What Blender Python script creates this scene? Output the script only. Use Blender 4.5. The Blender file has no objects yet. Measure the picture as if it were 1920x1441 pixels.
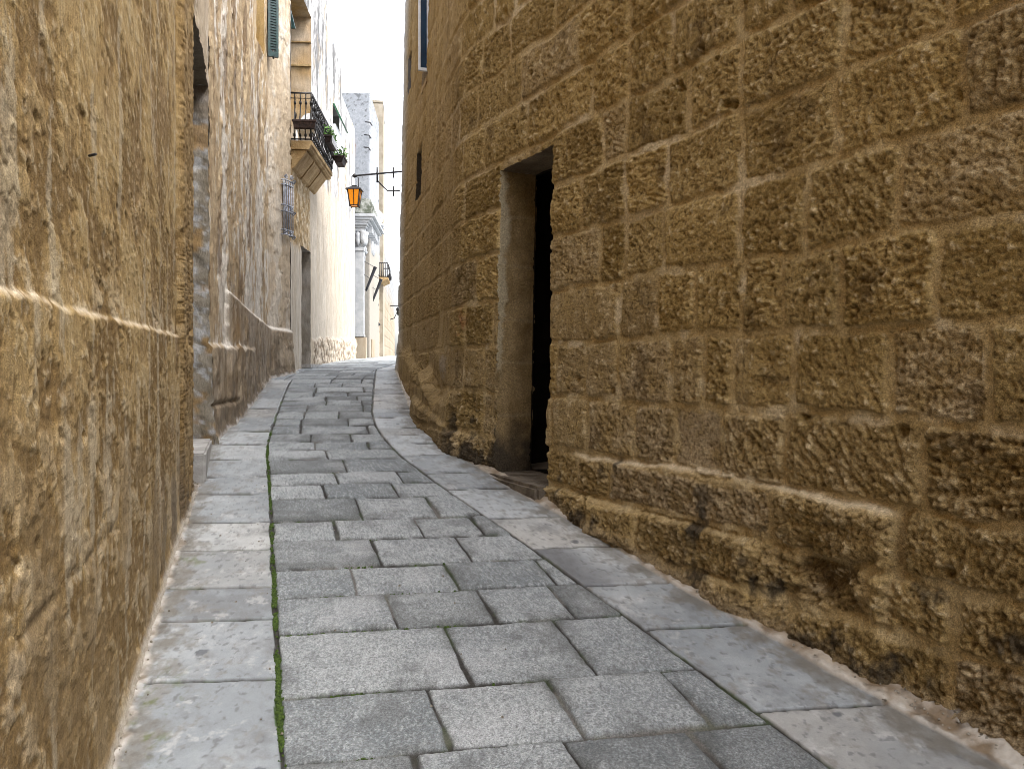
import bpy, bmesh, math, random
import numpy as np
from mathutils import Vector, Matrix

random.seed(7)
rng = np.random.default_rng(11)
SC = bpy.context.scene
COL = SC.collection
F = 1493.0            # focal length of the photograph in its own pixels
HZ = 685.0            # row of the horizon


# ------------------------------------------------------------------ noise
def _hash(ix, iy, seed):
    n = (ix.astype(np.int64) * 374761393 + iy.astype(np.int64) * 668265263 + int(seed) * 1442695041) & 0xFFFFFFFF
    n = ((n ^ (n >> 13)) * 1274126177) & 0xFFFFFFFF
    n = ((n ^ (n >> 15)) * 2246822519) & 0xFFFFFFFF
    n = n ^ (n >> 16)
    return n / 4294967296.0


def noise(x, y, seed=0):
    x = np.asarray(x, float); y = np.asarray(y, float)
    ix = np.floor(x).astype(np.int64); iy = np.floor(y).astype(np.int64)
    fx = x - ix; fy = y - iy
    ux = fx * fx * fx * (fx * (fx * 6 - 15) + 10); uy = fy * fy * fy * (fy * (fy * 6 - 15) + 10)

    def gr(dx, dy):
        a = _hash(ix + dx, iy + dy, seed) * 2 * np.pi
        return np.cos(a) * (fx - dx) + np.sin(a) * (fy - dy)
    a = gr(0, 0) * (1 - ux) + gr(1, 0) * ux
    b = gr(0, 1) * (1 - ux) + gr(1, 1) * ux
    return (a * (1 - uy) + b * uy) * 1.5


def fbm(x, y, octv=4, seed=0, gain=0.5, lac=2.03):
    s = 0.0; a = 1.0; t = 0.0
    for o in range(octv):
        s = s + a * noise(x + 17.3 * o, y - 9.1 * o, seed + o * 31)
        t += a; a *= gain; x = x * lac; y = y * lac
    return s / t * 1.6


def worley(x, y, seed=0):
    x = np.asarray(x, float); y = np.asarray(y, float)
    ix = np.floor(x).astype(np.int64); iy = np.floor(y).astype(np.int64)
    best = np.full(x.shape, 9.0); cid = np.zeros(x.shape)
    for dx in (-1, 0, 1):
        for dy in (-1, 0, 1):
            px = ix + dx + _hash(ix + dx, iy + dy, seed); py = iy + dy + _hash(ix + dx, iy + dy, seed + 5)
            d = np.hypot(px - x, py - y)
            m = d < best
            best = np.where(m, d, best); cid = np.where(m, _hash(ix + dx, iy + dy, seed + 9), cid)
    return best, cid


def sm(a, b, x):
    t = np.clip((x - a) / (b - a), 0, 1)
    return t * t * (3 - 2 * t)


def mix(a, b, t):
    t = np.asarray(t)[..., None]
    return np.asarray(a) * (1 - t) + np.asarray(b) * t


def bump1(x, c, w):
    return np.exp(-((x - c) / w) ** 2)


# ------------------------------------------------------------------ ground profile
_gy = np.linspace(-40, 140, 18001)
_gs = np.interp(_gy, [-40, -8, -7.9, 10.0, 11.2, 14, 17, 25, 27, 140], [0.0, 0.0, .135, .135, .045, .032, .022, .014, 0.0, 0.0])
_gz = np.concatenate([[0], np.cumsum((_gs[1:] + _gs[:-1]) / 2 * np.diff(_gy))])
_gz = _gz - np.interp(0, _gy, _gz) - 1.5


def gz(Y):
    return np.interp(Y, _gy, _gz)


def pg(x, y):
    """photograph pixel -> point on the street surface"""
    u = (x - 960) / F; v = (HZ - y) / F
    Y = np.linspace(1.2, 30, 6000)
    d = gz(Y) - v * Y
    k = np.argmax(d >= 0)
    Yc = Y[k] if d[k] >= 0 else 30.0
    return u * Yc, Yc


# ------------------------------------------------------------------ mesh helpers
def link(o, parent=None):
    COL.objects.link(o)
    if parent is not None:
        o.parent = parent
    return o


def thing(name, label, cat, loc=(0, 0, 0), group=None):
    o = bpy.data.objects.new(name, None)
    o.empty_display_size = .2
    COL.objects.link(o)
    o.location = loc
    o['label'] = label; o['category'] = cat
    if group:
        o['group'] = group
    return o


def np_mesh(name, V, Q, mats, col=None, parent=None, smooth=True):
    """V (n,3), Q (k,4) -> one mesh object in world coordinates, unused vertices dropped"""
    used = np.unique(Q)
    remap = np.full(len(V), -1, np.int64); remap[used] = np.arange(len(used))
    V = V[used]; Q = remap[Q]
    me = bpy.data.meshes.new(name)
    me.vertices.add(len(V))
    off = np.zeros(3)
    if parent is not None:
        p = parent
        while p is not None:
            off = off + np.array(p.location); p = p.parent
    me.vertices.foreach_set('co', (V - off).astype(np.float32).ravel())
    me.loops.add(Q.size)
    me.loops.foreach_set('vertex_index', Q.astype(np.int32).ravel())
    me.polygons.add(len(Q))
    me.polygons.foreach_set('loop_start', (np.arange(len(Q)) * 4).astype(np.int32))
    me.polygons.foreach_set('use_smooth', np.full(len(Q), smooth))
    if col is not None:
        c = np.ones((len(V), 4), np.float32); c[:, :col.shape[1]] = col[used]
        a = me.color_attributes.new('Col', 'FLOAT_COLOR', 'POINT')
        a.data.foreach_set('color', c.ravel())
    me.update(calc_edges=True)
    me.validate()
    o = bpy.data.objects.new(name, me)
    me.materials.append(mats)
    return link(o, parent)


class MB:
    """collects simple solids and links them as ONE mesh object"""
    def __init__(self):
        self.v = []; self.f = []; self.s = []

    def add(self, vs, fs, smooth=False):
        b = len(self.v)
        self.v += [tuple(p) for p in vs]
        self.f += [tuple(i + b for i in f) for f in fs]
        self.s += [smooth] * len(fs)
        return self

    def box(self, c, size, ax=None):
        """ax: (ex, ey) horizontal unit vectors"""
        ex, ey = ax if ax else ((1, 0), (0, 1))
        vs = []
        for sz in (-.5, .5):
            for sx, sy in ((-.5, -.5), (.5, -.5), (.5, .5), (-.5, .5)):
                a = sx * size[0]; b = sy * size[1]
                vs.append((c[0] + ex[0] * a + ey[0] * b, c[1] + ex[1] * a + ey[1] * b, c[2] + sz * size[2]))
        return self.add(vs, [(3, 2, 1, 0), (4, 5, 6, 7), (0, 1, 5, 4), (1, 2, 6, 5), (2, 3, 7, 6), (3, 0, 4, 7)])

    def hexa(self, bot, top):
        vs = list(bot) + list(top)
        return self.add(vs, [(3, 2, 1, 0), (4, 5, 6, 7), (0, 1, 5, 4), (1, 2, 6, 5), (2, 3, 7, 6), (3, 0, 4, 7)])

    def prism(self, loop, d):
        """extrude closed 3D loop by vector d"""
        n = len(loop)
        vs = [tuple(p) for p in loop] + [tuple(np.add(p, d)) for p in loop]
        fs = [tuple(range(n - 1, -1, -1)), tuple(range(n, 2 * n))] + [(i, (i + 1) % n, n + (i + 1) % n, n + i) for i in range(n)]
        return self.add(vs, fs)

    def tube(self, pts, r, n=6, r2=None):
        pts = [Vector(p) for p in pts]
        rings = []; up = Vector((.13, .21, .97)).normalized()
        vs = []; fs = []
        m = len(pts)
        for i, p in enumerate(pts):
            t = (pts[min(i + 1, m - 1)] - pts[max(i - 1, 0)]).normalized()
            a = t.cross(up)
            if a.length < .1:
                a = t.cross(Vector((1, 0, 0)))
            a.normalize(); b = t.cross(a)
            rr = r if r2 is None else r + (r2 - r) * i / (m - 1)
            for k in range(n):
                an = 2 * math.pi * k / n
                vs.append(p + a * math.cos(an) * rr + b * math.sin(an) * rr)
        for i in range(m - 1):
            for k in range(n):
                fs.append((i * n + k, i * n + (k + 1) % n, (i + 1) * n + (k + 1) % n, (i + 1) * n + k))
        fs.append(tuple(range(n - 1, -1, -1))); fs.append(tuple((m - 1) * n + k for k in range(n)))
        return self.add(vs, fs, True)

    def lathe(self, c, prof, n=14, sx=1, sy=1):
        vs = []; fs = []
        for r, z in prof:
            for k in range(n):
                a = 2 * math.pi * k / n
                vs.append((c[0] + r * sx * math.cos(a), c[1] + r * sy * math.sin(a), c[2] + z))
        for i in range(len(prof) - 1):
            for k in range(n):
                fs.append((i * n + k, i * n + (k + 1) % n, (i + 1) * n + (k + 1) % n, (i + 1) * n + k))
        fs.append(tuple(range(n - 1, -1, -1))); fs.append(tuple((len(prof) - 1) * n + k for k in range(n)))
        return self.add(vs, fs, True)

    def build(self, name, mat, parent=None, bevel=0):
        me = bpy.data.meshes.new(name)
        off = Vector((0, 0, 0)); p = parent
        while p is not None:
            off += p.location; p = p.parent
        me.from_pydata([tuple(Vector(v) - off) for v in self.v], [], self.f)
        me.polygons.foreach_set('use_smooth', self.s)
        if bevel:
            bm = bmesh.new(); bm.from_mesh(me)
            bmesh.ops.remove_doubles(bm, verts=bm.verts, dist=1e-5)
            bmesh.ops.bevel(bm, geom=[e for e in bm.edges if e.calc_face_angle(0) > .5], offset=bevel, segments=2, affect='EDGES')
            bm.to_mesh(me); bm.free()
        me.update()
        o = bpy.data.objects.new(name, me); me.materials.append(mat)
        return link(o, parent)


# ------------------------------------------------------------------ materials
def new_mat(name):
    m = bpy.data.materials.new(name); m.use_nodes = True
    nt = m.node_tree; nt.nodes.clear()
    out = nt.nodes.new('ShaderNodeOutputMaterial'); b = nt.nodes.new('ShaderNodeBsdfPrincipled')
    nt.links.new(b.outputs[0], out.inputs[0])
    return m, nt, b


def tex_noise(nt, scale, detail=4, rough=.6, stretch=None):
    t = nt.nodes.new('ShaderNodeTexNoise'); t.inputs['Scale'].default_value = scale
    t.inputs['Detail'].default_value = detail; t.inputs['Roughness'].default_value = rough
    tc = nt.nodes.new('ShaderNodeTexCoord')
    if stretch:
        mp = nt.nodes.new('ShaderNodeMapping'); mp.inputs['Scale'].default_value = stretch
        nt.links.new(tc.outputs['Object'], mp.inputs[0]); nt.links.new(mp.outputs[0], t.inputs['Vector'])
    else:
        nt.links.new(tc.outputs['Object'], t.inputs['Vector'])
    return t


def ramp(nt, src, lo, hi, a, b):
    r = nt.nodes.new('ShaderNodeMapRange'); r.inputs['From Min'].default_value = lo; r.inputs['From Max'].default_value = hi
    r.inputs['To Min'].default_value = a; r.inputs['To Max'].default_value = b
    nt.links.new(src, r.inputs['Value'])
    return r.outputs[0]


def mat_vcol(name, s1=60, s2=220, v1=.35, v2=.35, bump=.5, bd=.006, rough=.85, spec=.3, stretch=None, rvar=0):
    """albedo from the mesh's own Col attribute, broken up by two grains of noise and given a fine bump"""
    m, nt, b = new_mat(name)
    at = nt.nodes.new('ShaderNodeAttribute'); at.attribute_name = 'Col'
    n1 = tex_noise(nt, s1, 5, .65, stretch); n2 = tex_noise(nt, s2, 3, .6)
    f1 = ramp(nt, n1.outputs[0], .3, .7, 1 - v1, 1 + v1); f2 = ramp(nt, n2.outputs[0], .3, .7, 1 - v2, 1 + v2)
    mu = nt.nodes.new('ShaderNodeMath'); mu.operation = 'MULTIPLY'
    nt.links.new(f1, mu.inputs[0]); nt.links.new(f2, mu.inputs[1])
    vm = nt.nodes.new('ShaderNodeVectorMath'); vm.operation = 'SCALE'
    nt.links.new(at.outputs['Color'], vm.inputs[0]); nt.links.new(mu.outputs[0], vm.inputs['Scale'])
    nt.links.new(vm.outputs[0], b.inputs['Base Color'])
    ad = nt.nodes.new('ShaderNodeMath'); ad.operation = 'MULTIPLY_ADD'
    nt.links.new(n2.outputs[0], ad.inputs[0]); ad.inputs[1].default_value = .45; nt.links.new(n1.outputs[0], ad.inputs[2])
    bp = nt.nodes.new('ShaderNodeBump'); bp.inputs['Strength'].default_value = bump; bp.inputs['Distance'].default_value = bd
    nt.links.new(ad.outputs[0], bp.inputs['Height']); nt.links.new(bp.outputs[0], b.inputs['Normal'])
    b.inputs['Roughness'].default_value = rough
    if rvar:
        nt.links.new(ramp(nt, n1.outputs[0], .3, .7, rough - rvar, rough + rvar), b.inputs['Roughness'])
    b.inputs['Specular IOR Level'].default_value = spec
    return m


def mat_simple(name, c1, c2, scale=8, lo=.4, hi=.6, bump=.3, bd=.01, rough=.8, metal=0, stretch=None, spec=.4, fine=60):
    m, nt, b = new_mat(name)
    n1 = tex_noise(nt, scale, 6, .62, stretch); n2 = tex_noise(nt, fine, 4, .6)
    t = ramp(nt, n1.outputs[0], lo, hi, 0, 1)
    mx = nt.nodes.new('ShaderNodeMix'); mx.data_type = 'RGBA'
    mx.inputs[6].default_value = (*c1, 1); mx.inputs[7].default_value = (*c2, 1)
    nt.links.new(t, mx.inputs[0]); nt.links.new(mx.outputs[2], b.inputs['Base Color'])
    ad = nt.nodes.new('ShaderNodeMath'); ad.operation = 'ADD'
    nt.links.new(n1.outputs[0], ad.inputs[0]); nt.links.new(n2.outputs[0], ad.inputs[1])
    bp = nt.nodes.new('ShaderNodeBump'); bp.inputs['Strength'].default_value = bump; bp.inputs['Distance'].default_value = bd
    nt.links.new(ad.outputs[0], bp.inputs['Height']); nt.links.new(bp.outputs[0], b.inputs['Normal'])
    b.inputs['Roughness'].default_value = rough; b.inputs['Metallic'].default_value = metal
    b.inputs['Specular IOR Level'].default_value = spec
    return m


M_MASON = mat_vcol('ochre_masonry', 80, 240, .34, .48, 1.0, .011, .92, .15)
M_PLASTER = mat_vcol('weathered_plaster', 60, 240, .22, .35, .8, .007, .92, .15, (1, 1, .35))
M_PLASTER_FAR = mat_vcol('streaked_plaster', 22, 90, .2, .22, .6, .012, .92, .15, (1, 1, .25))
M_SETT = mat_vcol('pecked_setts', 170, 420, .58, .34, 1.0, .005, .62, .45, None, .12)
M_FLAG = mat_vcol('smooth_flags', 26, 300, .10, .12, .25, .003, .50, .5, None, .1)
M_IRON = mat_simple('black_iron', (.012, .012, .014), (.03, .028, .028), 40, rough=.55, bump=.2, bd=.002)
M_GRILLE = mat_simple('worn_grey_iron', (.16, .18, .22), (.42, .45, .52), 30, rough=.45, bump=.2, bd=.002, spec=.6)
M_RUST = mat_simple('rusty_planter', (.022, .014, .012), (.05, .03, .026), 30, rough=.8)
M_SLAB = mat_simple('golden_limestone', (.25, .155, .058), (.48, .345, .18), 5, .35, .65, .6, .02, .9, stretch=(1, 1, .5))
M_JAMB = mat_simple('stained_jamb_stone', (.42, .27, .12), (.50, .42, .33), 2.2, .42, .58, .5, .015, .9, stretch=(1, 1, .5))
M_GREEN = mat_simple('green_paint', (.002, .022, .024), (.006, .045, .044), 20, rough=.35, bump=.15, spec=.5)
M_GREEN2 = mat_simple('leaf_green_paint', (.01, .07, .03), (.02, .11, .05), 20, rough=.45, bump=.15)
M_WHITE = mat_simple('white_limewash', (.36, .38, .40), (.46, .475, .49), 6, rough=.75, bump=.25)
M_CREAM = mat_simple('cream_stone', (.27, .21, .14), (.38, .32, .24), 3, rough=.9, bump=.5, stretch=(1, 1, .4))
M_LICHEN = mat_simple('lichen_stone', (.66, .68, .70), (.045, .05, .055), 5.5, .50, .66, .5, .02, .9, fine=25)
M_TOWER = mat_simple('tan_tower_stone', (.24, .205, .15), (.34, .30, .24), 3, rough=.9, bump=.4)
M_MOSS = mat_simple('mossy_stone', (.10, .115, .085), (.36, .37, .34), 9, .4, .6, .6, .03, .95)
M_DOORGREY = mat_simple('grey_weathered_door', (.20, .19, .18), (.34, .33, .32), 5, rough=.8, stretch=(1, 1, .2))
M_BLUEDOOR = mat_simple('blue_grey_door', (.10, .14, .19), (.17, .21, .27), 6, rough=.6)
M_DARK = mat_simple('dark_interior_shade', (.012, .010, .008), (.02, .017, .014), 6, rough=.95, bump=.3, spec=.05)  # near-black colour carries the darkness of unlit interiors
M_BLUEGLASS = mat_simple('blue_window_glass', (.008, .028, .06), (.012, .04, .08), 3, rough=.12, bump=.02, spec=.6)
M_FRAMEWHITE = mat_simple('white_window_frame', (.55, .57, .60), (.7, .71, .73), 10, rough=.6)
M_STEP = mat_simple('pale_step_stone', (.26, .25, .235), (.40, .39, .375), 7, rough=.8, bump=.4)
M_LEAF = mat_simple('plant_leaf', (.06, .16, .02), (.12, .26, .04), 30, rough=.6)
M_EARTH = mat_simple('earth', (.16, .12, .08), (.22, .17, .12), 1.5, rough=.95)
M_FLAGCLOTH = mat_simple('black_sheath', (.012, .013, .017), (.022, .023, .028), 20, rough=.6)
M_CHAIR = mat_simple('white_plastic', (.74, .74, .75), (.8, .8, .8), 20, rough=.5, bump=.05)


def mat_amber():
    m, nt, b = new_mat('amber_lamp_glass')
    n = tex_noise(nt, 25, 3, .5)
    mx = nt.nodes.new('ShaderNodeMix'); mx.data_type = 'RGBA'
    mx.inputs[6].default_value = (.50, .15, .007, 1); mx.inputs[7].default_value = (.66, .24, .016, 1)
    nt.links.new(n.outputs[0], mx.inputs[0])
    nt.links.new(mx.outputs[2], b.inputs['Base Color']); nt.links.new(mx.outputs[2], b.inputs['Emission Color'])
    b.inputs['Emission Strength'].default_value = .22
    b.inputs['Roughness'].default_value = .25
    return m


M_AMBER = mat_amber()


# ------------------------------------------------------------------ wall paths
class Path:
    """plan curve of a wall; n points out of the wall into the street"""
    def __init__(self, pts, side, sig=.05, step=.01):
        P = np.array(pts, float)
        seg = np.hypot(*np.diff(P, axis=0).T); cs = np.concatenate([[0], np.cumsum(seg)])
        s = np.arange(0, cs[-1], step)
        X = np.interp(s, cs, P[:, 0]); Y = np.interp(s, cs, P[:, 1])
        k = int(max(1, sig / step * 3)); w = np.exp(-.5 * (np.arange(-k, k + 1) * step / sig) ** 2); w /= w.sum()

        def smo(a):
            e = np.concatenate([a[0] - (a[1] - a[0]) * np.arange(k, 0, -1), a, a[-1] + (a[-1] - a[-2]) * np.arange(1, k + 1)])
            return np.convolve(e, w, 'valid')
        self.X = smo(X); self.Y = smo(Y)
        self.s = np.concatenate([[0], np.cumsum(np.hypot(np.diff(self.X), np.diff(self.Y)))])
        tx = np.gradient(self.X, self.s); ty = np.gradient(self.Y, self.s)
        l = np.hypot(tx, ty); tx /= l; ty /= l
        self.tx = tx; self.ty = ty
        self.nx = -ty * side; self.ny = tx * side          # side=+1: left of travel

    def at(self, s):
        f = lambda a: np.interp(s, self.s, a)
        return f(self.X), f(self.Y), f(self.nx), f(self.ny)

    def sY(self, Y):
        return np.interp(Y, self.Y, self.s)

    def s_img(self, x):
        u = (x - 960) / F
        d = self.X - u * self.Y
        ok = np.where((d[:-1] * d[1:] <= 0) & (self.Y[:-1] > .8))[0]
        return self.s[ok[0]]


def lines(spans, extra=()):
    """monotone grid lines from (start, stop, step) spans plus exact extra values"""
    a = np.concatenate([np.arange(s, e, st) for s, e, st in spans] + [[spans[-1][1]]])
    for x in extra:
        a = np.delete(a, np.argmin(np.abs(a - x))) if len(a) > 4 else a
        a = np.sort(np.append(a, x))
    return a


class Wall:
    def __init__(self, name, path, S, Z, hfun, mat, parent, holes=(), ztop=None, batter=0.0, depth=1.0, origin=0.0):
        self.path = path; self.hfun = hfun; self.batter = batter; self.origin = origin
        SS, ZZ = np.meshgrid(S, Z, indexing='ij')
        V, colr = self.surf(SS, ZZ, ztop)
        n, m = SS.shape
        idx = np.arange(n * m).reshape(n, m)
        keep = np.ones((n - 1, m - 1), bool)
        sc = (S[1:] + S[:-1]) / 2; zc = (Z[1:] + Z[:-1]) / 2
        g = gz(path.at(sc)[1])
        keep &= zc[None, :] > g[:, None] - .25
        for (s0, s1, z0, z1) in holes:
            keep &= ~((sc[:, None] > s0) & (sc[:, None] < s1) & (zc[None, :] > z0) & (zc[None, :] < z1))
        a = idx[:-1, :-1]; b = idx[1:, :-1]; c = idx[1:, 1:]; d = idx[:-1, 1:]
        Q = np.stack([a, b, c, d], -1)[keep]
        V = V.reshape(-1, 3); colr = colr.reshape(-1, 3)
        # cap and back so that the wall has a body
        X, Y, nx, ny = path.at(S)
        top = V.reshape(n, m, 3)[:, -1]
        back = np.stack([X - nx * depth, Y - ny * depth, top[:, 2]], -1)
        low = np.stack([X - nx * depth, Y - ny * depth, gz(Y) - .25], -1)
        base = len(V)
        V = np.concatenate([V, back, low]); colr = np.concatenate([colr, colr.reshape(n, m, 3)[:, -1], colr.reshape(n, m, 3)[:, 0]])
        t = idx[:, -1]; bk = base + np.arange(n); lw = base + n + np.arange(n)
        Q = np.concatenate([Q, np.stack([t[:-1], t[1:], bk[1:], bk[:-1]], -1), np.stack([bk[:-1], bk[1:], lw[1:], lw[:-1]], -1)])
        self.obj = np_mesh(name, V, Q, mat, colr, parent)

    def surf(self, SS, ZZ, ztop=None):
        X, Y, nx, ny = self.path.at(SS)
        if ztop is not None:                                  # slanted or stepped roofline
            T = ztop(Y); ZZ = np.minimum(ZZ, T)
        h, c = self.hfun(SS, ZZ, X, Y)
        h = h + self.batter * (self.origin - ZZ)
        return np.stack([X + nx * h, Y + ny * h, ZZ], -1), c

    def reveal(self, name, hole, depth, cfun, mat, parent, amp=.006, k=14, dz=.02):
        """the four inner faces of an opening, welded to the ragged edge of the wall"""
        s0, s1, z0, z1 = hole
        Vs = []; Qs = []; Cs = []; base = 0
        nz = max(6, int((z1 - z0) / dz)); ns = max(5, int((s1 - s0) / dz))
        for side in ('near', 'far', 'top', 'bottom'):
            if side in ('near', 'far'):
                z = np.linspace(z0, z1, nz); s = np.full_like(z, s0 if side == 'near' else s1)
            else:
                s = np.linspace(s0, s1, ns); z = np.full_like(s, z0 if side == 'bottom' else z1)
            E, _ = self.surf(s, z)
            X, Y, nx, ny = self.path.at(s)
            d = np.linspace(0, 1, k) ** 1.3 * depth
            P = E[:, None, :] - np.stack([nx, ny, 0 * nx], -1)[:, None, :] * d[None, :, None]
            w = np.where(side in ('near', 'far'), z, s)
            A, D = np.meshgrid(w, d, indexing='ij')
            nn = fbm(A * 9, D * 9 + 40 * len(side), 4, 77) * amp * np.clip(D / .04, 0, 1)
            tx = np.interp(s, self.path.s, self.path.tx); ty = np.interp(s, self.path.s, self.path.ty)
            if side in ('near', 'far'):
                sg = 1 if side == 'near' else -1
                P[..., 0] += tx[:, None] * nn * sg; P[..., 1] += ty[:, None] * nn * sg
            else:
                P[..., 2] += nn * (1 if side == 'bottom' else -1)
            Cs.append(cfun(side, A, D).reshape(-1, 3))
            n, m = A.shape
            i = np.arange(n * m).reshape(n, m) + base
            Qs.append(np.stack([i[:-1, :-1], i[1:, :-1], i[1:, 1:], i[:-1, 1:]], -1).reshape(-1, 4))
            Vs.append(P.reshape(-1, 3)); base += n * m
        return np_mesh(name, np.concatenate(Vs), np.concatenate(Qs), mat, np.concatenate(Cs), parent)

    def pt(self, s, z, out=0.0):
        X, Y, nx, ny = [float(a) for a in self.path.at(s)]
        o = out + self.batter * (self.origin - z)
        return (X + nx * o, Y + ny * o, z)

    def frame(self, s):
        X, Y, nx, ny = [float(a) for a in self.path.at(s)]
        return (float(np.interp(s, self.path.s, self.path.tx)), float(np.interp(s, self.path.s, self.path.ty))), (nx, ny)


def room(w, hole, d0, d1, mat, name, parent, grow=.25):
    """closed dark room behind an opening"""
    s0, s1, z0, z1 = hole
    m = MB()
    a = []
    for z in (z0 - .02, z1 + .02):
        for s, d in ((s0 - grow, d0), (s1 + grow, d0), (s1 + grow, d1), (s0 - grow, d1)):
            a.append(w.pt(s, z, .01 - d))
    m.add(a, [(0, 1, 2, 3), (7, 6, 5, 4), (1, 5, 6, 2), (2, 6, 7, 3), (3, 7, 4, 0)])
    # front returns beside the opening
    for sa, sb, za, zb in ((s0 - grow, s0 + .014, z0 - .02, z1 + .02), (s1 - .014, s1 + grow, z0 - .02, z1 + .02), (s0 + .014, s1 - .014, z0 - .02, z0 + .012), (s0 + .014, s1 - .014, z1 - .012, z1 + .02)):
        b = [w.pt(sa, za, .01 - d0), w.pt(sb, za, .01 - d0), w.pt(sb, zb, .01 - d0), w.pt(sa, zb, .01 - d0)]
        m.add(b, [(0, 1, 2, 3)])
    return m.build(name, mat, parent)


# ------------------------------------------------------------------ RIGHT HOUSE: ochre masonry
PR = Path([(6.5, -7.1), (-.447, 6.24), (-1.02, 8.6), (-1.575, 10.95), (-1.60, 11.25), (-1.45, 11.6), (-.6, 12.4), (3.2, 14.4), (9, 16.5)], 1, .10)
sx = PR.s_img
COURSES = [-2.6, -2.2, -1.85, -1.5, -1.2, -.93, -.73, -.50, -.195, .144, .459, .787, 1.11, 1.43, 1.76, 2.08, 2.41, 2.72, 3.05, 3.37, 3.70, 4.02, 4.35, 4.7, 5.02, 5.35, 5.7, 6.0, 6.4, 6.8, 7.2]
JX = {  # joints read off the photograph, by lower edge of their course
    -.93: (1125, 1214, 1396, 1640, 1790), -.73: (1094, 1156, 1464, 1690), -.50: (1104, 1193, 1268, 1354, 1474, 1730),
    -.195: (1042, 1099, 1160, 1260, 1323, 1375, 1485, 1660, 1855), .144: (1108, 1163, 1230, 1302, 1388, 1465, 1575, 1757),
    .459: (1120, 1168, 1240, 1383, 1508, 1680), .787: (1086, 1168, 1249, 1383, 1560, 1800), 1.11: (1122, 1168, 1283, 1383, 1575, 1771),
    1.43: (1104, 1170, 1249, 1383, 1470), 1.76: (1075, 1172, 1290, 1385), 2.08: (1030, 1110, 1172, 1250)}
JOINTS = []
r_ = random.Random(5)
for i in range(len(COURSES) - 1):
    L = [sx(x) for x in JX.get(COURSES[i], ())]
    lo = min(L) if L else 99; hi = max(L) if L else -1
    s = 2.0
    while s < 30:
        if s < lo - .25 and s > hi + .25 or (L and (s < lo - .25 or s > hi + .3)) or not L:
            L.append(s)
        s += r_.uniform(.32, .72)
    JOINTS.append(np.array(sorted(L)))


def masonry(S, Z, seed, warp=1.0):
    w1 = fbm(S * 2.2, Z * 2.2, 3, seed) * .022 * warp; w2 = fbm(S * 2.2 + 50, Z * 2.2, 3, seed + 3) * .022 * warp
    f1 = fbm(S * 14, Z * 14, 3, seed + 6) * .008; f2 = fbm(S * 14 + 9, Z * 14, 3, seed + 8) * .008
    s = S + w1 + f1; z = Z + w2 + f2
    ci = np.clip(np.searchsorted(COURSES, z) - 1, 0, len(COURSES) - 2)
    c = np.array(COURSES)
    dz = np.minimum(z - c[ci], c[ci + 1] - z)
    ds = np.full(S.shape, 9.0); bi = np.zeros(S.shape)
    for i in range(len(COURSES) - 1):
        m = ci == i
        if not m.any():
            continue
        j = JOINTS[i]
        k = np.clip(np.searchsorted(j, s[m]), 1, len(j) - 1)
        ds[m] = np.minimum(np.abs(s[m] - j[k - 1]), np.abs(j[k] - s[m])); bi[m] = i * 131 + k
    # round the block corners
    d = np.minimum(ds, dz)
    cr = .035
    inn = (ds < cr) & (dz < cr)
    d = np.where(inn, cr - np.hypot(cr - ds, cr - dz), d)
    r = lambda q: _hash(bi.astype(np.int64), np.full(bi.shape, q, np.int64), 71)
    return d, bi, r, ds, dz


SD0, SD1 = sx(1031), sx(932)
SD_HOLE = (SD0, SD1, -.745, 1.365)
S_LEDGE_END = sx(1692); S_KINK = PR.sY(6.24); S_EDGE = PR.sY(10.95)


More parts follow.
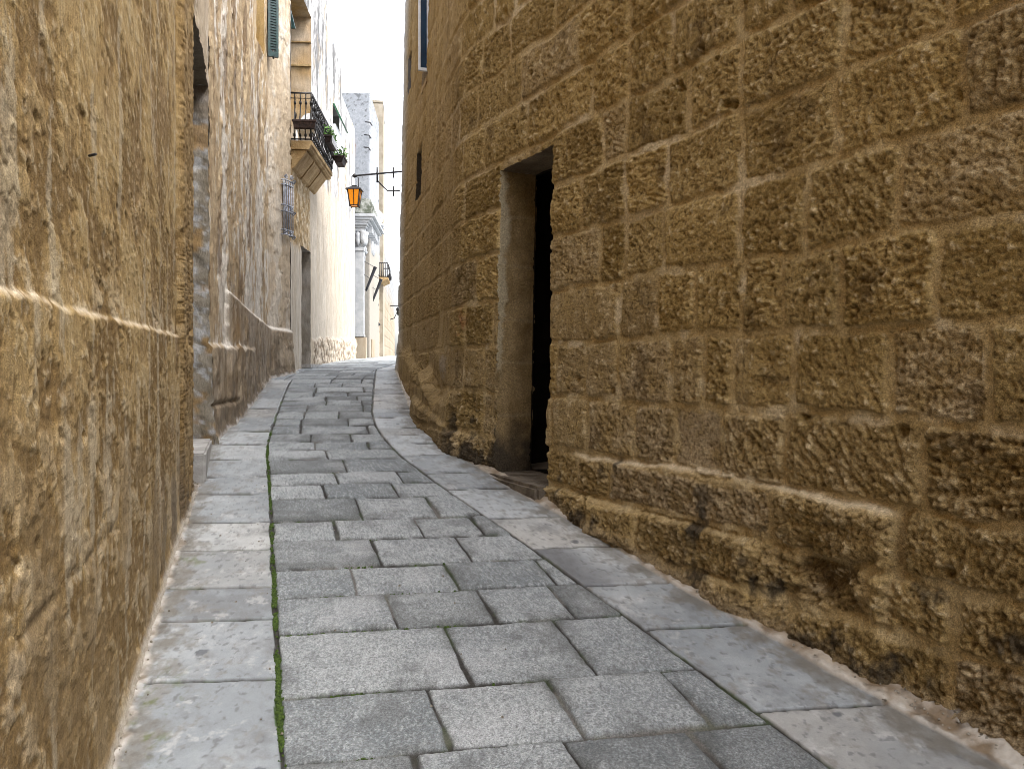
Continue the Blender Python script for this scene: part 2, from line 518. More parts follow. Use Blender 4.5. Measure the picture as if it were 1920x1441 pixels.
def h_right(S, Z, X, Y):
    d, bi, r, ds, dz = masonry(S, Z, 21)
    big = fbm(S * .7, Z * .7, 3, 40)
    wn = fbm(S * 5, Z * 5, 3, 44)
    lowzone = sm(-.1, -.5, Z)
    in_led = ((Z < -.5) & (Z > -.73)).astype(float)
    wd = .010 + .007 * wn + .002 * lowzone * (.5 + wn) + .006 * (r(6) - .3) + .006 * (in_led > 0) * (r(15) > .2)
    blk = sm(wd, wd + .014, d)                                        # 0 mortar, 1 stone
    near = sm(S_KINK + .4, S_KINK - .3, S)                              # beyond the kink the face is worn smoother
    ang = r(2) * np.pi
    ca, sa = np.cos(ang), np.sin(ang)
    a = (S * ca + Z * sa); b = (-S * sa + Z * ca)
    wob = .25 * fbm(S * 6, Z * 6, 2, 50)
    tool = (1 - 2.2 * np.abs(noise(a * 30 + 60 * r(4) + 2 * wob, b * 6 + wob, 51))) * (.3 + .7 * (r(3) > .35)) + .5 * noise(a * 70, b * 16, 52)
    ro = fbm(S * 7, Z * 7, 5, 60, .62)
    ro2 = fbm(S * 24, Z * 24, 4, 63, .6)
    rid = 1 - np.abs(fbm(S * 11, Z * 15, 4, 66, .6)) * 2
    pw, pc = worley(S * 22, Z * 22, 81)
    pits = sm(.30, .06, pw) * (pc > .55) * sm(-.2, .35, fbm(S * 1.7, Z * 1.7, 3, 83) + .8 * (r(7) - .5))
    hp, hpc = worley(S * 5, Z * 5, 85)
    holes = sm(.16, .07, hp) * (hpc > .90)
    calm = sm(SD0 - 1.75, SD0 - 1.6, S) * sm(.47, .45, Z) * sm(-.52, -.48, Z) * sm(.2, .3, r(12))
    amp = (.5 + .9 * r(5)) * (1 + .5 * lowzone) * (1 - .55 * calm)
    ro3 = fbm(S * 62, Z * 62, 2, 69)
    face = (r(1) - .5) * .014 + .007 * sm(0, .02, d - wd) + (r(11) - .5) * .12 * dz + amp * (.006 * ro + .0050 * ro2 + .0034 * rid + .0042 * ro3) + .0062 * tool * amp - .018 * pits - .03 * holes
    smear = .004 * fbm(S * 9, Z * 9, 4, 90) + .0018 * ro2 - .004 + .006 * sm(-.2, .4, big) + .006 * wn
    h = mix1(smear, face, blk)
    # plinth ledges, the lower courses standing proud of the wall
    led = -.50 - .018 * np.sin(S * 3) + .012 * fbm(S * 6, S * 0, 3, 14)
    in1 = sm(S_LEDGE_END - .03, S_LEDGE_END + .07, S) * sm(SD0 - .18, SD0 - .5, S)
    h += in1 * (.026 + .018 * r(13)) * sm(led + .010, led - .012, Z + .010 * ro2)
    in2 = sm(sx(1480), sx(1400), S) * sm(SD0 - .1, SD0 - .3, S)
    h += in2 * (.018 + .03 * r(14)) * sm(-.725, -.75, Z + .015 * ro2)
    ss = sm(-.86, -.95, Z) * sm(sx(1640), sx(1700), -S * 0 + S) * 0
    # hollowed soft stones low in the wall
    hol = bump1(S, sx(1545), .30) * bump1(Z, -.80, .15)
    rk = fbm(S * 5 + Z * 7, Z * 6 - S * 4, 5, 17, .6)
    h += -.05 * hol + .055 * hol * rk
    hol2 = bump1(S, sx(1435), .08) * bump1(Z, -.03, .09)
    h += -.02 * hol2 * (1 + 2 * ro)
    hol3 = bump1(S, sx(1800), .10) * bump1(Z, -.40, .10)
    h += -.022 * hol3
    # bulging foot beyond the door
    g = gz(Y)
    up = Z - g
    foot = np.interp(Y, [5.4, 5.75, 6.3, 7.1, 7.6, 8.0, 9.4, 10.3, 10.9], [0, .01, .05, .15, .19, .12, .09, .05, .03])
    top1 = .36 + .10 * fbm(S * 1.5, S * 0, 2, 15)
    h += foot * sm(top1 + .06, top1 - .08, up + .03 * ro)
    foot2 = np.interp(Y, [5.6, 6.1, 6.9, 7.1, 7.7, 7.75], [0, .03, .05, .07, .06, 0])
    h += foot2 * sm(.20, .14, up + .02 * ro)
    h += bump1(Y, 7.0, .22) * bump1(up, .62, .13) * .05 - bump1(Y, 7.25, .12) * bump1(up, .85, .2) * .06
    # slit openings are recessed; their shade is also painted into the colour
    for yc, zc, hw, hh in ((8.80, 2.13, .17, .26), (10.15, 3.75, .17, .24)):
        h -= .40 * sm(hw + .01, hw - .01, np.abs(Y - yc)) * sm(hh + .02, hh - .02, np.abs(Z - zc))
    # dirt fillet at the foot
    outdoor = 1 - sm(SD0 - .06, SD0 - .02, S) * sm(SD1 + .06, SD1 + .02, S)
    h += .018 * sm(.12, -.02, up + .05 * wn) * outdoor
    tdn = bump1(S + .10 * (Z + .5) - .02 * wn, S_LEDGE_END - .01, .022) * sm(-1.0, -.9, Z) * sm(-.47, -.52, Z)
    h -= .02 * tdn
    h *= np.where(S > S_EDGE + 2.5, .5, 1)
    h = h * (.7 + .3 * near) + (1 - near) * .006 * fbm(S * 3, Z * 1.2, 4, 91)
    # ---- colour
    A = np.array([.255, .168, .056]); B = np.array([.405, .288, .122]); Mo = np.array([.45, .325, .155])
    G = np.array([.37, .285, .18]); Dk = np.array([.085, .052, .022])
    t = np.clip(.45 + .55 * fbm(S * 3, Z * 3, 5, 101, .6) + .5 * (r(8) - .5), 0, 1)
    c = mix(A, B, t)
    c = c * (.88 + .24 * r(10))[..., None]
    c = mix(c, G, np.clip((.55 * sm(.25, -.55, Z) * (.2 + r(9)) + .6 * (r(9) > .86) + .45 * calm) * (.6 + .6 * ro), 0, .8))
    c = mix(c, np.array([.12, .075, .032]), .8 * sm(.3, .8, hol) * sm(.25, -.25, rk))
    c = mix(c, Dk, np.clip(.6 * sm(.25, .7, fbm(S * 2.5, Z * 2.5, 5, 104, .65)), 0, .75))
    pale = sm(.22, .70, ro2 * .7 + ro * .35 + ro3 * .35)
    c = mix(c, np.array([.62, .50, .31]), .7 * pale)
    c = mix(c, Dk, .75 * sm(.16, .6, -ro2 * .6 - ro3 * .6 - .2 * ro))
    c = mix(mix(Mo, np.array([.52, .40, .22]), sm(0, .5, wn)), c, .25 + .75 * blk)
    # lime in wide joints; light caught on the ledge top painted in pale
    lm = in1 * bump1(Z, led + .004, .013) + .55 * bump1(Z, -.195, .022) * sm(sx(1320), sx(1450), S) * sm(.1, .5, wn + .3) + .8 * sm(.25, .6, wn) * (1 - blk) * sm(.5, .05, np.abs(Z - .15))
    lm = lm + 1.0 * bump1(Z, 1.76, .02) * bump1(S, sx(1330), .12) + .6 * (1 - blk) * sm(.1, .5, fbm(S * 1.3, Z * 1.3, 3, 133)) * sm(.5, .8, Z)
    c = mix(c, np.array([.60, .49, .33]), np.clip(lm, 0, .85))
    c = mix(c, np.array([.42, .31, .16]), .8 * tdn)
    # black mould and damp at the foot, as patches
    mo = np.clip(sm(.05, .5, fbm(S * 4, Z * 3, 5, 121, .65) + .55 * sm(.42, .05, up) * sm(5.0, 5.6, Y) * sm(8.2, 7.4, Y) + .35 * sm(.30, .0, up) - .25), 0, 1) * sm(.7, .3, up)
    c = mix(c, np.array([.035, .030, .026]), .85 * mo)
    fo = sm(.09, .0, up)
    c = mix(c, np.array([.25, .195, .13]), .7 * fo * (1 - mo))
    # greyer, worn, vertically streaked face beyond the kink, with sky light painted in pale where it rounds the corner
    st = fbm(S * 5, Z * .7, 4, 124)
    c2 = mix(np.array([.24, .158, .062]), np.array([.40, .29, .145]), np.clip(.5 + .7 * st, 0, 1))
    c = mix(c, c2, (1 - near) * .65)
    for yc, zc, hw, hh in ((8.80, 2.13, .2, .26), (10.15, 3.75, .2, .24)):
        c = mix(c, np.array([.022, .018, .014]), .95 * sm(hw + .03, hw, np.abs(Y - yc)) * sm(hh + .03, hh, np.abs(Z - zc)))  # near-black colour paints in the shade inside the slits
    edge = sm(S_EDGE - .9, S_EDGE + .1, S)
    c = mix(c, np.array([.60, .59, .58]), edge * .8)
    red = bump1(Y, 6.15, .10) * bump1(Z, .28, .14) * sm(0, .3, ro)
    c = mix(c, np.array([.26, .07, .025]), .7 * red)
    gr = bump1(Y, 6.75, .16) * bump1(Z, 0.0, .12)
    c = mix(c, np.array([.36, .31, .25]), .6 * sm(.3, .9, gr + .5 * ro2))
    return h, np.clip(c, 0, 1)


def mix1(a, b, t):
    return a * (1 - t) + b * t


houseR = thing('stone_house', 'tall house of rough ochre stone blocks on the right with a dark open doorway', 'house', (1.5, 3.0, -1.1))
WIN_Y = (8.25, 9.0)
SW = (float(PR.sY(8.28)), float(PR.sY(8.72)), 3.05, 4.45)
vis = []
Ys = [-7, -2, 1.3]
Sl = [(0.3, float(PR.sY(1.2)), .25)]
y = 1.2
svals = list(np.arange(0.3, float(PR.sY(1.2)), .25))
while y < 11.5:
    svals.append(float(PR.sY(y))); y += .0021 * max(y, 2.0)
svals += list(np.arange(float(PR.sY(11.5)) + .03, PR.s[-1] - .3, .12))
S = np.array(svals)
for xx in (SD_HOLE[0], SD_HOLE[1], SW[0], SW[1]):
    S[np.argmin(np.abs(S - xx))] = xx
S = np.sort(S)
Z = lines([(-2.6, -1.4, .1), (-1.4, 1.35, .0062), (1.35, 2.4, .010), (2.4, 5.2, .022), (5.2, 5.5, .15)], (SD_HOLE[2], SD_HOLE[3], SW[2], SW[3]))
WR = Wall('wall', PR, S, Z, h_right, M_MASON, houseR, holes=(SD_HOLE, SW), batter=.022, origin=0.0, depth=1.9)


def c_door(side, A, D):
    n = fbm(A * 4, D * 6, 5, 140, .6); n2 = fbm(A * 14, D * 14, 4, 141)
    c = mix(np.array([.17, .112, .048]), np.array([.31, .22, .11]), np.clip(.5 + .7 * n, 0, 1))
    if side == 'far':
        edge = sm(.07, .03, D + .05 * n) * sm(-.15, .1, A + .2 * n)
        c = mix(c, np.array([.40, .34, .23]), .75 * edge)
        for zj in (-.35, .02, .32, .7, 1.05):
            j = bump1(A, zj + .01 * n, .010)
            c = mix(c, np.array([.30, .23, .13]), .6 * j)
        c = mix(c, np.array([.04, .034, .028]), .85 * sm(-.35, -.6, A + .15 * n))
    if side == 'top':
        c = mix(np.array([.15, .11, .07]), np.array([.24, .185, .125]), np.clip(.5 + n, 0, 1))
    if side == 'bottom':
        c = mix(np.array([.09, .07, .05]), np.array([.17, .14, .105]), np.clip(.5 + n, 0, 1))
    return c


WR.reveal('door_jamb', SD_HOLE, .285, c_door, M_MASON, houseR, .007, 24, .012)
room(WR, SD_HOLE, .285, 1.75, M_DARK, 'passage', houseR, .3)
# worn sill stone under the open doorway
m = MB()
t_, n_ = WR.frame((SD0 + SD1) / 2)
c_ = WR.pt((SD0 + SD1) / 2, -.80, -.09)
m.box((c_[0], c_[1], -.825), (SD1 - SD0 - .01, .34, .16), (t_, n_))
m.build('doorsill', mat_simple('worn_sill', (.09, .07, .05), (.17, .14, .105), 9, rough=.85, bump=.6), houseR, .02)
# timber-brown lintel stone lying over the opening
# upper window with dark blue glass seen almost edge-on


def c_plain(a, b, k):
    def f(side, A, D):
        return mix(np.array(a), np.array(b), np.clip(.5 + .8 * fbm(A * k, D * k, 4, 160), 0, 1))
    return f


win = WR.reveal('window', SW, .16, c_plain((.30, .22, .13), (.42, .34, .24), 5), M_MASON, houseR, .004, 6, .04)
m = MB()
b = [WR.pt(SW[0], SW[2], -.15), WR.pt(SW[1], SW[2], -.15), WR.pt(SW[1], SW[3], -.15), WR.pt(SW[0], SW[3], -.15)]
m.add(b, [(0, 1, 2, 3)])
m.build('room_behind', M_DARK, win)
m = MB(); fr = MB()
t_, n_ = WR.frame((SW[0] + SW[1]) / 2)
# casement standing open into the street
hx = WR.pt(SW[0] + .04, 3.75, .0); 
for k, (w0, w1) in enumerate(((0, .022), (.088, .11))):
    fr.box((hx[0] + n_[0] * (w0 + w1) / 2, hx[1] + n_[1] * (w0 + w1) / 2, 3.76), (.035, w1 - w0, 1.36), (t_, n_))
fr.box((hx[0] + n_[0] * .055, hx[1] + n_[1] * .055, 3.09), (.034, .066, .03), (t_, n_))
m.box((hx[0] + n_[0] * .055, hx[1] + n_[1] * .055, 3.76), (.012, .066, 1.30), (t_, n_))
cs = fr.build('casement', M_FRAMEWHITE, win)
m.build('pane', M_BLUEGLASS, win)
m = MB()
m.box(WR.pt((SW[0] + SW[1]) / 2, 2.985, -.055), (.46, .14, .08), (t_, n_))
m.build('sill', M_SLAB, win, .015)

# ------------------------------------------------------------------ STREAKED HOUSE (second on the left)
P2 = Path([(-2.443, 6.405), (-3.05, 9.90), (-2.90, 10.43)], -1, .05)
s2 = P2.s_img
S2B = float(P2.sY(9.9))


def ledge2(Y):
    return np.interp(Y, [6.7, 7.08, 7.12, 9.9, 10.5], [.17, .17, .67, .475, .45])


def h_streak(S, Z, X, Y):
    g = gz(Y); up = Z - g
    A0 = S > S2B
    er = fbm(S * 1.6, Z * .7, 5, 305, .62); er2 = fbm(S * 4, Z * 2.2, 5, 307, .62); chip = fbm(S * 10, Z * 9, 4, 309)
    pl = sm(-.08, .12, er + .5 * er2)
    mot = fbm(S * 9, Z * 7, 5, 315, .65)
    h = .010 * pl + .004 * er2 + .005 * chip + .004 * mot
    cr, cc = worley(S * 3, Z * 1.6, 311)
    h -= .03 * sm(.20, .06, cr) * (cc > .70) * sm(S2B + .1, S2B - .2, S)
    l1 = ledge2(Y); l0 = .17 + .02 * fbm(S * 4, S * 0, 2, 313)
    h += .045 * sm(l1 + .02, l1 - .03, Z + .01 * chip) * sm(7.02, 7.12, Y) + .03 * sm(l0 + .02, l0 - .02, Z) * sm(8.7, 8.4, Y)
    h -= .03 * bump1(Z, -.32, .02) * sm(7.5, 7.2, Y)
    h -= .03 * bump1(S, float(P2.sY(8.55)), .02) * sm(.15, .0, Z)
    h += .02 * sm(.10, .0, up + .05 * mot) + .03 * sm(.35, .1, up + .06 * mot) * A0
    # ---- colour: lime streaks over brown stone
    t = fbm(S * 2.3, Z * .62, 6, 321, .68); t2 = fbm(S * 6, Z * 2.6, 5, 323, .62); t3 = fbm(S * 1.1, Z * .6, 4, 325)
    c = mix(np.array([.29, .21, .125]), np.array([.43, .345, .23]), np.clip(.5 + .8 * t2, 0, 1))
    c = mix(c, np.array([.55, .52, .475]), .85 * sm(.0, .40, t + .3 * t2 + .3 * mot + .5 * bump1(Z, .9, 1.0) * bump1(Y, 9.1, 1.2)))
    c = mix(c, np.array([.14, .09, .05]), .7 * sm(.22, .55, fbm(S * 3 + 3, Z * .85, 5, 327, .62) + .25 * mot + .25 * sm(1.2, 3.2, Z) * sm(9, 7, Y) - .05 * t2))
    bl = sm(.10, .4, fbm(S * 4, Z * 2, 4, 329)) * A0
    c = mix(c, np.array([.36, .265, .16]), .75 * bl)
    c = mix(c, np.array([.47, .41, .33]), A0 * .55)
    low = sm(l1 + .02, l1 - .05, Z)
    cl = mix(np.array([.17, .125, .08]), np.array([.31, .25, .18]), np.clip(.5 + .9 * t2 + .3 * chip, 0, 1))
    c = mix(c, cl, .8 * low)
    c = mix(c, np.array([.31, .20, .09]), .8 * bump1(Y, 7.45, .22) * bump1(Z, .30, .16))
    c = mix(c, np.array([.66, .62, .56]), np.clip(.9 * bump1(Z, l1, .022) * sm(7.02, 7.15, Y) + .7 * bump1(Z, l0 + .02, .03) * sm(8.2, 7.6, Y) * sm(-.2, .2, chip), 0, .9))
    damp = sm(.0, .4, fbm(S * 5, Z * 3, 4, 331) + .4 * sm(.45, .05, up) - .1) * sm(.75, .2, up)
    c = mix(c, np.array([.12, .095, .07]), .7 * damp)
    c = mix(c, np.array([.62, .60, .57]), .8 * sm(.05, .0, up + .03 * chip))
    return h, np.clip(c, 0, 1)


# ------------------------------------------------------------------ LEFT NEAR HOUSE
PL = Path([(2.051, -8.0), (-.445 - .312 * 5.06, 5.06), (-.445 - .312 * 7.5, 7.5)], -1, .03)
PL.X = PL.X; 
SLD = (float(PL.sY(5.06)), float(PL.sY(6.40)), -1.2, 2.24)
sl = PL.s_img


def h_leftnear(S, Z, X, Y):
    g = gz(Y); up = Z - g
    wz = Z + .05 * fbm(S * 3, Z * 3, 3, 201)
    er = fbm(S * 1.7 + .5 * Z, Z * 1.9, 6, 205, .62)                              # big flakes of lost render
    er2 = fbm(S * 5.5 + 2 * Z, Z * 6.5, 5, 207, .64)
    chip = fbm(S * 17 + Z * 9, Z * 22, 4, 209, .64)
    grit = fbm(S * 60, Z * 50, 3, 211)
    pl = sm(-.12, .10, er + .35 * er2)                                 # 1 where render survives
    pl2 = sm(.12, .2, er2 + .4 * chip)
    rid = 1 - np.abs(chip) * 2
    h = .0030 * pl + .0018 * pl2 + .0016 * chip * (1.2 - .6 * pl) + .0010 * er2 + .0009 * grit + .001 * rid * (1 - pl)
    # gouges
    gw, gc = worley(S * 8 + Z * 3, Z * 8, 213)
    h -= .006 * sm(.18, .08, gw) * (gc > .86)
    led = .150 + .012 * np.sin(S * 1.1) + .009 * fbm(S * 4, S * 0, 3, 215)
    lo = sm(led + .012, led - .014, Z + .01 * er2)
    band = sm(4.42, 4.46, Y)                                            # dressed door surround
    h += .014 * lo * (1 - band) + .005 * sm(led + .10, led, Z + .02 * er2)
    # masonry joints showing through below the ledge
    j1 = bump1(Z, -.51 + .02 * fbm(S * 3, Z * 0, 2, 217), .020) * sm(1.0, 1.3, Y) * sm(3.0, 2.3, Y) * sm(-.25, .25, er2 + .6 * chip)
    jv = np.zeros_like(S)
    for x0, za, zb in ((52, -.45, -.05), (238, -1.0, .1), (296, -1.1, -.1), (120, -.2, .12)):
        jv = np.maximum(jv, bump1(S + .01 * fbm(Z * 6, Z * 0, 3, 219), sl(x0), .012) * sm(za - .02, za + .04, Z) * sm(zb + .04, zb - .02, Z))
    h -= .008 * np.maximum(.8 * j1, jv)
    h += .004 * sm(-.47, -.56, Z) * sm(3.2, 2.2, Y) * (1 - j1)
    # smooth surround with its own blocks
    bj = np.zeros_like(S)
    for zz in (-.45, .12, .62, 1.15, 1.7, 2.2, 2.75, 3.3):
        bj = np.maximum(bj, bump1(Z + .02 * chip, zz, .010) * sm(-.3, .2, er2))
    hb = .012 + .007 * chip + .005 * er2 + .003 * grit + .004 * rid - .004 * bj - .02 * bump1(Y, 4.44, .03) - .035 * sm(.25, .7, fbm(S * 4, Z * 4, 4, 221)) * sm(.75, .1, np.abs(Z - .25))
    h = mix1(h, hb, band)
    h += .022 * sm(.08, -.02, up + .03 * er2)
    # ---- colour
    A = np.array([.305, .208, .088]); B = np.array([.375, .28, .142]); C = np.array([.16, .10, .038]); W = np.array([.39, .335, .24])
    c = mix(C, A, np.clip(.15 + pl * .85, 0, 1))
    c = mix(c, B, np.clip(.5 * pl2 + .6 * sm(.05, .6, er), 0, 1))
    dk = sm(.05, .5, fbm(S * 3.5, Z * 2.2, 5, 223, .62))
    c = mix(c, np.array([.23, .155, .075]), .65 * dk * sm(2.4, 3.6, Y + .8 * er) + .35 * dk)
    c = mix(c, np.array([.15, .095, .04]), .75 * sm(.25, .6, -chip - .3 * grit) * (1 - .4 * pl))
    c = mix(c, np.array([.48, .395, .26]), .5 * sm(.25, .6, chip + .3 * grit))
    stv = sm(.22, .5, fbm(S * 7, Z * 1.2, 5, 225) + .2 * chip)
    c = mix(c, W, .55 * stv)
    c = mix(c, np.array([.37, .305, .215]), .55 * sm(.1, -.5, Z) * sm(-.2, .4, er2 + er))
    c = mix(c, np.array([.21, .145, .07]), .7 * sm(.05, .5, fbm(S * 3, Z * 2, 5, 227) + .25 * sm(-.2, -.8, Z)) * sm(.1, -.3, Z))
    c = mix(c, np.array([.56, .48, .36]), np.clip(.6 * bump1(Z, led + .006 * chip, .009) * sm(-.45, .1, er2 + .5 * chip) * (1 - band) + .35 * sm(led + .16, led, Z) * (Z > led) * sm(-.1, .3, er2), 0, .9))  # sky light on the ledge edge painted as a pale line, plus white splashes
    c = mix(c, np.array([.20, .13, .055]), .7 * band)
    c = mix(c, np.array([.34, .245, .125]), band * .6 * sm(-.1, .4, er2 + .5 * chip))
    c = mix(c, np.array([.13, .085, .04]), .5 * np.maximum(np.maximum(j1, jv), 0))
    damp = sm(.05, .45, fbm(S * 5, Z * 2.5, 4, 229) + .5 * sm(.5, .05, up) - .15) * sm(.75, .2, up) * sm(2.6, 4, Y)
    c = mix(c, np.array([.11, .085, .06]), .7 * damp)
    c = mix(c, np.array([.46, .42, .36]), .85 * sm(.055, .02, up + .02 * er2))
    h = h - .04 * (1 - band * .6)
    ov = sm(5.075, 5.11, Y)
    h2, c2 = h_streak(S + 11, Z, X, Y)
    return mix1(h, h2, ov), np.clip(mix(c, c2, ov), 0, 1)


houseL = thing('plastered_house', 'nearest house on the left, tan crumbling render with a pale ledge line across it', 'house', (-1.5, 3.4, -1.0))
svals = list(np.arange(0.2, float(PL.sY(.7)), .2)); y = .7
while y < 5.06:
    svals.append(float(PL.sY(y))); y += min(.004 * max(y, .9), .0021 * max(y, 1.1) ** 2)
svals += list(np.linspace(SLD[0], SLD[1], 24)) + [float(PL.sY(6.42))]
S = np.unique(np.array(svals))
Z = lines([(-2.6, -1.35, .1), (-1.35, .75, .0045), (.75, 2.6, .009), (2.6, 5.0, .1)], (SLD[3],))
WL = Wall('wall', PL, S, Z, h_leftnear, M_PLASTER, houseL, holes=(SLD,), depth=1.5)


def c_ldoor(side, A, D):
    n = fbm(A * 2.5, D * 8, 5, 240, .62); n2 = fbm(A * 9, D * 12, 4, 241)
    c = mix(np.array([.15, .125, .09]), np.array([.26, .235, .195]), np.clip(.5 + .8 * n, 0, 1))
    if side == 'far':
        c = mix(c, np.array([.36, .365, .37]), .8 * sm(.05, .3, n2 + .3 * n))
        c = mix(c, np.array([.25, .16, .07]), .9 * sm(.25, .5, fbm(A * 3 + 5, D * 5, 4, 242) + .3 * bump1(A, 1.85, .12) + .3 * bump1(A, -.28, .1)))
        c = mix(c, np.array([.16, .13, .10]), .8 * sm(1.75, 2.2, A))
    return c


WL.reveal('door_jamb', SLD, .45, c_ldoor, M_PLASTER, houseL, .016, 14, .016)
m = MB()
b = [WL.pt(SLD[0], -1.0, -.42), WL.pt(SLD[1], -1.0, -.42), WL.pt(SLD[1], SLD[3], -.42), WL.pt(SLD[0], SLD[3], -.42)]
b2 = [WL.pt(SLD[0], -1.0, -.48), WL.pt(SLD[1], -1.0, -.48), WL.pt(SLD[1], SLD[3], -.48), WL.pt(SLD[0], SLD[3], -.48)]
m.hexa(b, b2)
m.build('door', M_DOORGREY, houseL)
# doorstep: level block that the rising street swallows
s0, s1 = float(PL.sY(5.30)), float(PL.sY(6.38))
m = MB()
bot = [WL.pt(s0, -1.05, .055), WL.pt(s1, -1.05, .03), WL.pt(s1, -1.05, -.42), WL.pt(s0, -1.05, -.42)]
top = [(p[0], p[1], -.585) for p in bot]
m.hexa(bot, top)
m.build('doorstep', M_STEP, houseL, .012)
m = MB()
p = WL.pt(sl(168), .535, .0); q = WL.pt(sl(164), .533, .02)
m.tube([p, q], .0035, 6); 
m.build('nail', M_IRON, houseL)

house2 = thing('streaked_house', 'second house on the left, grey brown wall streaked with white lime', 'house', (-2.8, 8.4, -.4))
W2H = (float(P2.sY(9.05)), float(P2.sY(9.62)), 3.72, 5.4)
GH = (float(P2.sY(10.22)), float(P2.sY(10.37)), 1.70, 2.36)
S = np.unique(np.concatenate([np.arange(0, S2B, .013), np.arange(S2B, P2.s[-1], .008), [W2H[0], W2H[1], GH[0], GH[1]]]))
Z = lines([(-1.2, 4.9, .0115), (4.9, 5.8, .1)], (W2H[2], GH[2], GH[3]))
Z[np.argmin(np.abs(Z - W2H[3]))] = W2H[3]
W2 = Wall('wall', P2, S, Z, h_streak, M_PLASTER_FAR, house2, holes=(W2H, GH), depth=1.5)
w = W2.reveal('window', W2H, .22, c_plain((.30, .19, .07), (.40, .28, .13), 3), M_PLASTER_FAR, house2, .004, 6, .03)
m = MB(); m.add([W2.pt(W2H[0], W2H[2], -.2), W2.pt(W2H[1], W2H[2], -.2), W2.pt(W2H[1], W2H[3], -.2), W2.pt(W2H[0], W2H[3], -.2)], [(0, 1, 2, 3)])
m.build('pane', M_BLUEGLASS, w)
# louvred shutter folded out into the street, hinged on the far side
m = MB(); t_, n_ = W2.frame(W2H[1] + .05)
hs = W2H[1] + .22
e_ = (n_[0] * .94 + t_[0] * .34, n_[1] * .94 + t_[1] * .34); e2 = (-e_[1], e_[0])
o_ = W2.pt(hs, 0, .02)
for w0, w1 in ((0, .028), (.10, .128)):
    m.box((o_[0] + e_[0] * (w0 + w1) / 2, o_[1] + e_[1] * (w0 + w1) / 2, 4.60), (w1 - w0, .04, 1.56), (e_, e2))
for zz in (3.85, 4.55, 5.34):
    m.box((o_[0] + e_[0] * .064, o_[1] + e_[1] * .064, zz), (.075, .038, .06), (e_, e2))
for k in range(40):
    m.box((o_[0] + e_[0] * .064, o_[1] + e_[1] * .064, 3.92 + k * .034), (.075, .03, .014), (e_, e2))
m.box((o_[0] + e_[0] * .064, o_[1] + e_[1] * .064, 4.60), (.08, .010, 1.5), (e_, e2))
m.build('shutter', M_GREEN, w)
m = MB(); m.tube([(o_[0] + e_[0] * .06, o_[1] + e_[1] * .06, 3.92), (o_[0] + e_[0] * .07, o_[1] + e_[1] * .07, 3.80)], .012)
m.build('shutter_hook', M_IRON, w)
# little barred window beside the bend
w = W2.reveal('barred_window', GH, .18, c_plain((.30, .22, .14), (.42, .34, .24), 5), M_PLASTER_FAR, house2, .004, 6, .03)
m = MB(); m.add([W2.pt(GH[0], GH[2], -.17), W2.pt(GH[1], GH[2], -.17), W2.pt(GH[1], GH[3], -.17), W2.pt(GH[0], GH[3], -.17)], [(0, 1, 2, 3)])
m.build('pane', M_DARK, w)
m = MB()
gsv = np.linspace(GH[0] - .03, GH[1] + .03, 6)


def belly(z):
    return .05 + .05 * math.sin(math.pi * min(1, max(0, (z - 1.66) / .74)))


for s in gsv:
    m.tube([W2.pt(s, z, .055) for z in (1.68, 2.38)], .007, 6)
for zz in (1.68, 1.74, 1.98, 2.06, 2.32, 2.38):
    m.tube([W2.pt(gsv[0], zz, .0), W2.pt(gsv[0], zz, .06), W2.pt(gsv[-1], zz, .06), W2.pt(gsv[-1], zz, .0)], .008, 6)


def scroll(mb, fn, c, r0, turns, r, start=0, n=26):
    """spiral in the plane given by fn(a, z) around c = (a, z)"""
    pts = []
    for i in range(n + 1):
        q = i / n; rr = r0 * (1 - .8 * q); a = start + q * turns * 2 * math.pi
        pts.append(fn(c[0] + rr * math.cos(a), c[1] + rr * math.sin(a)))
    mb.tube(pts, r, 5)


for sgn in (0, 1):
    sc_ = gsv[1] if sgn == 0 else gsv[-2]
    for zc in (2.43, 2.02, 1.71):
        scroll(m, lambda a, z: W2.pt(a, z, .06), (sc_, zc), .035, 1.4, .007, 0 if sgn else math.pi)
        scroll(m, lambda a, z: W2.pt(GH[1] + .03, z, .045 + a), (.02, zc - .05), .03, 1.3, .007, 0)
m.build('grille', M_GRILLE, w)

# ------------------------------------------------------------------ BALCONY HOUSE (pale wall)
P3 = Path([(-2.90, 10.43), (-3.36, 17.05)], -1, .02)
s3 = P3.s_img


def roof3(Y):
    return np.interp(Y, [10, 13.3, 13.45, 15.05, 15.1, 18], [6.4, 6.2, 5.72, 5.62, 5.12, 5.0])


GD = (float(P3.sY(11.16)), float(P3.sY(11.86)), -.4, 1.685)          # street door
BD = (.0 + .02, float(P3.sY(11.92)), 2.95, 5.2)                       # balcony door
AW = (float(P3.sY(14.0)), float(P3.sY(14.75)), 3.75, 4.6)            # upper window with green top-hung shutter


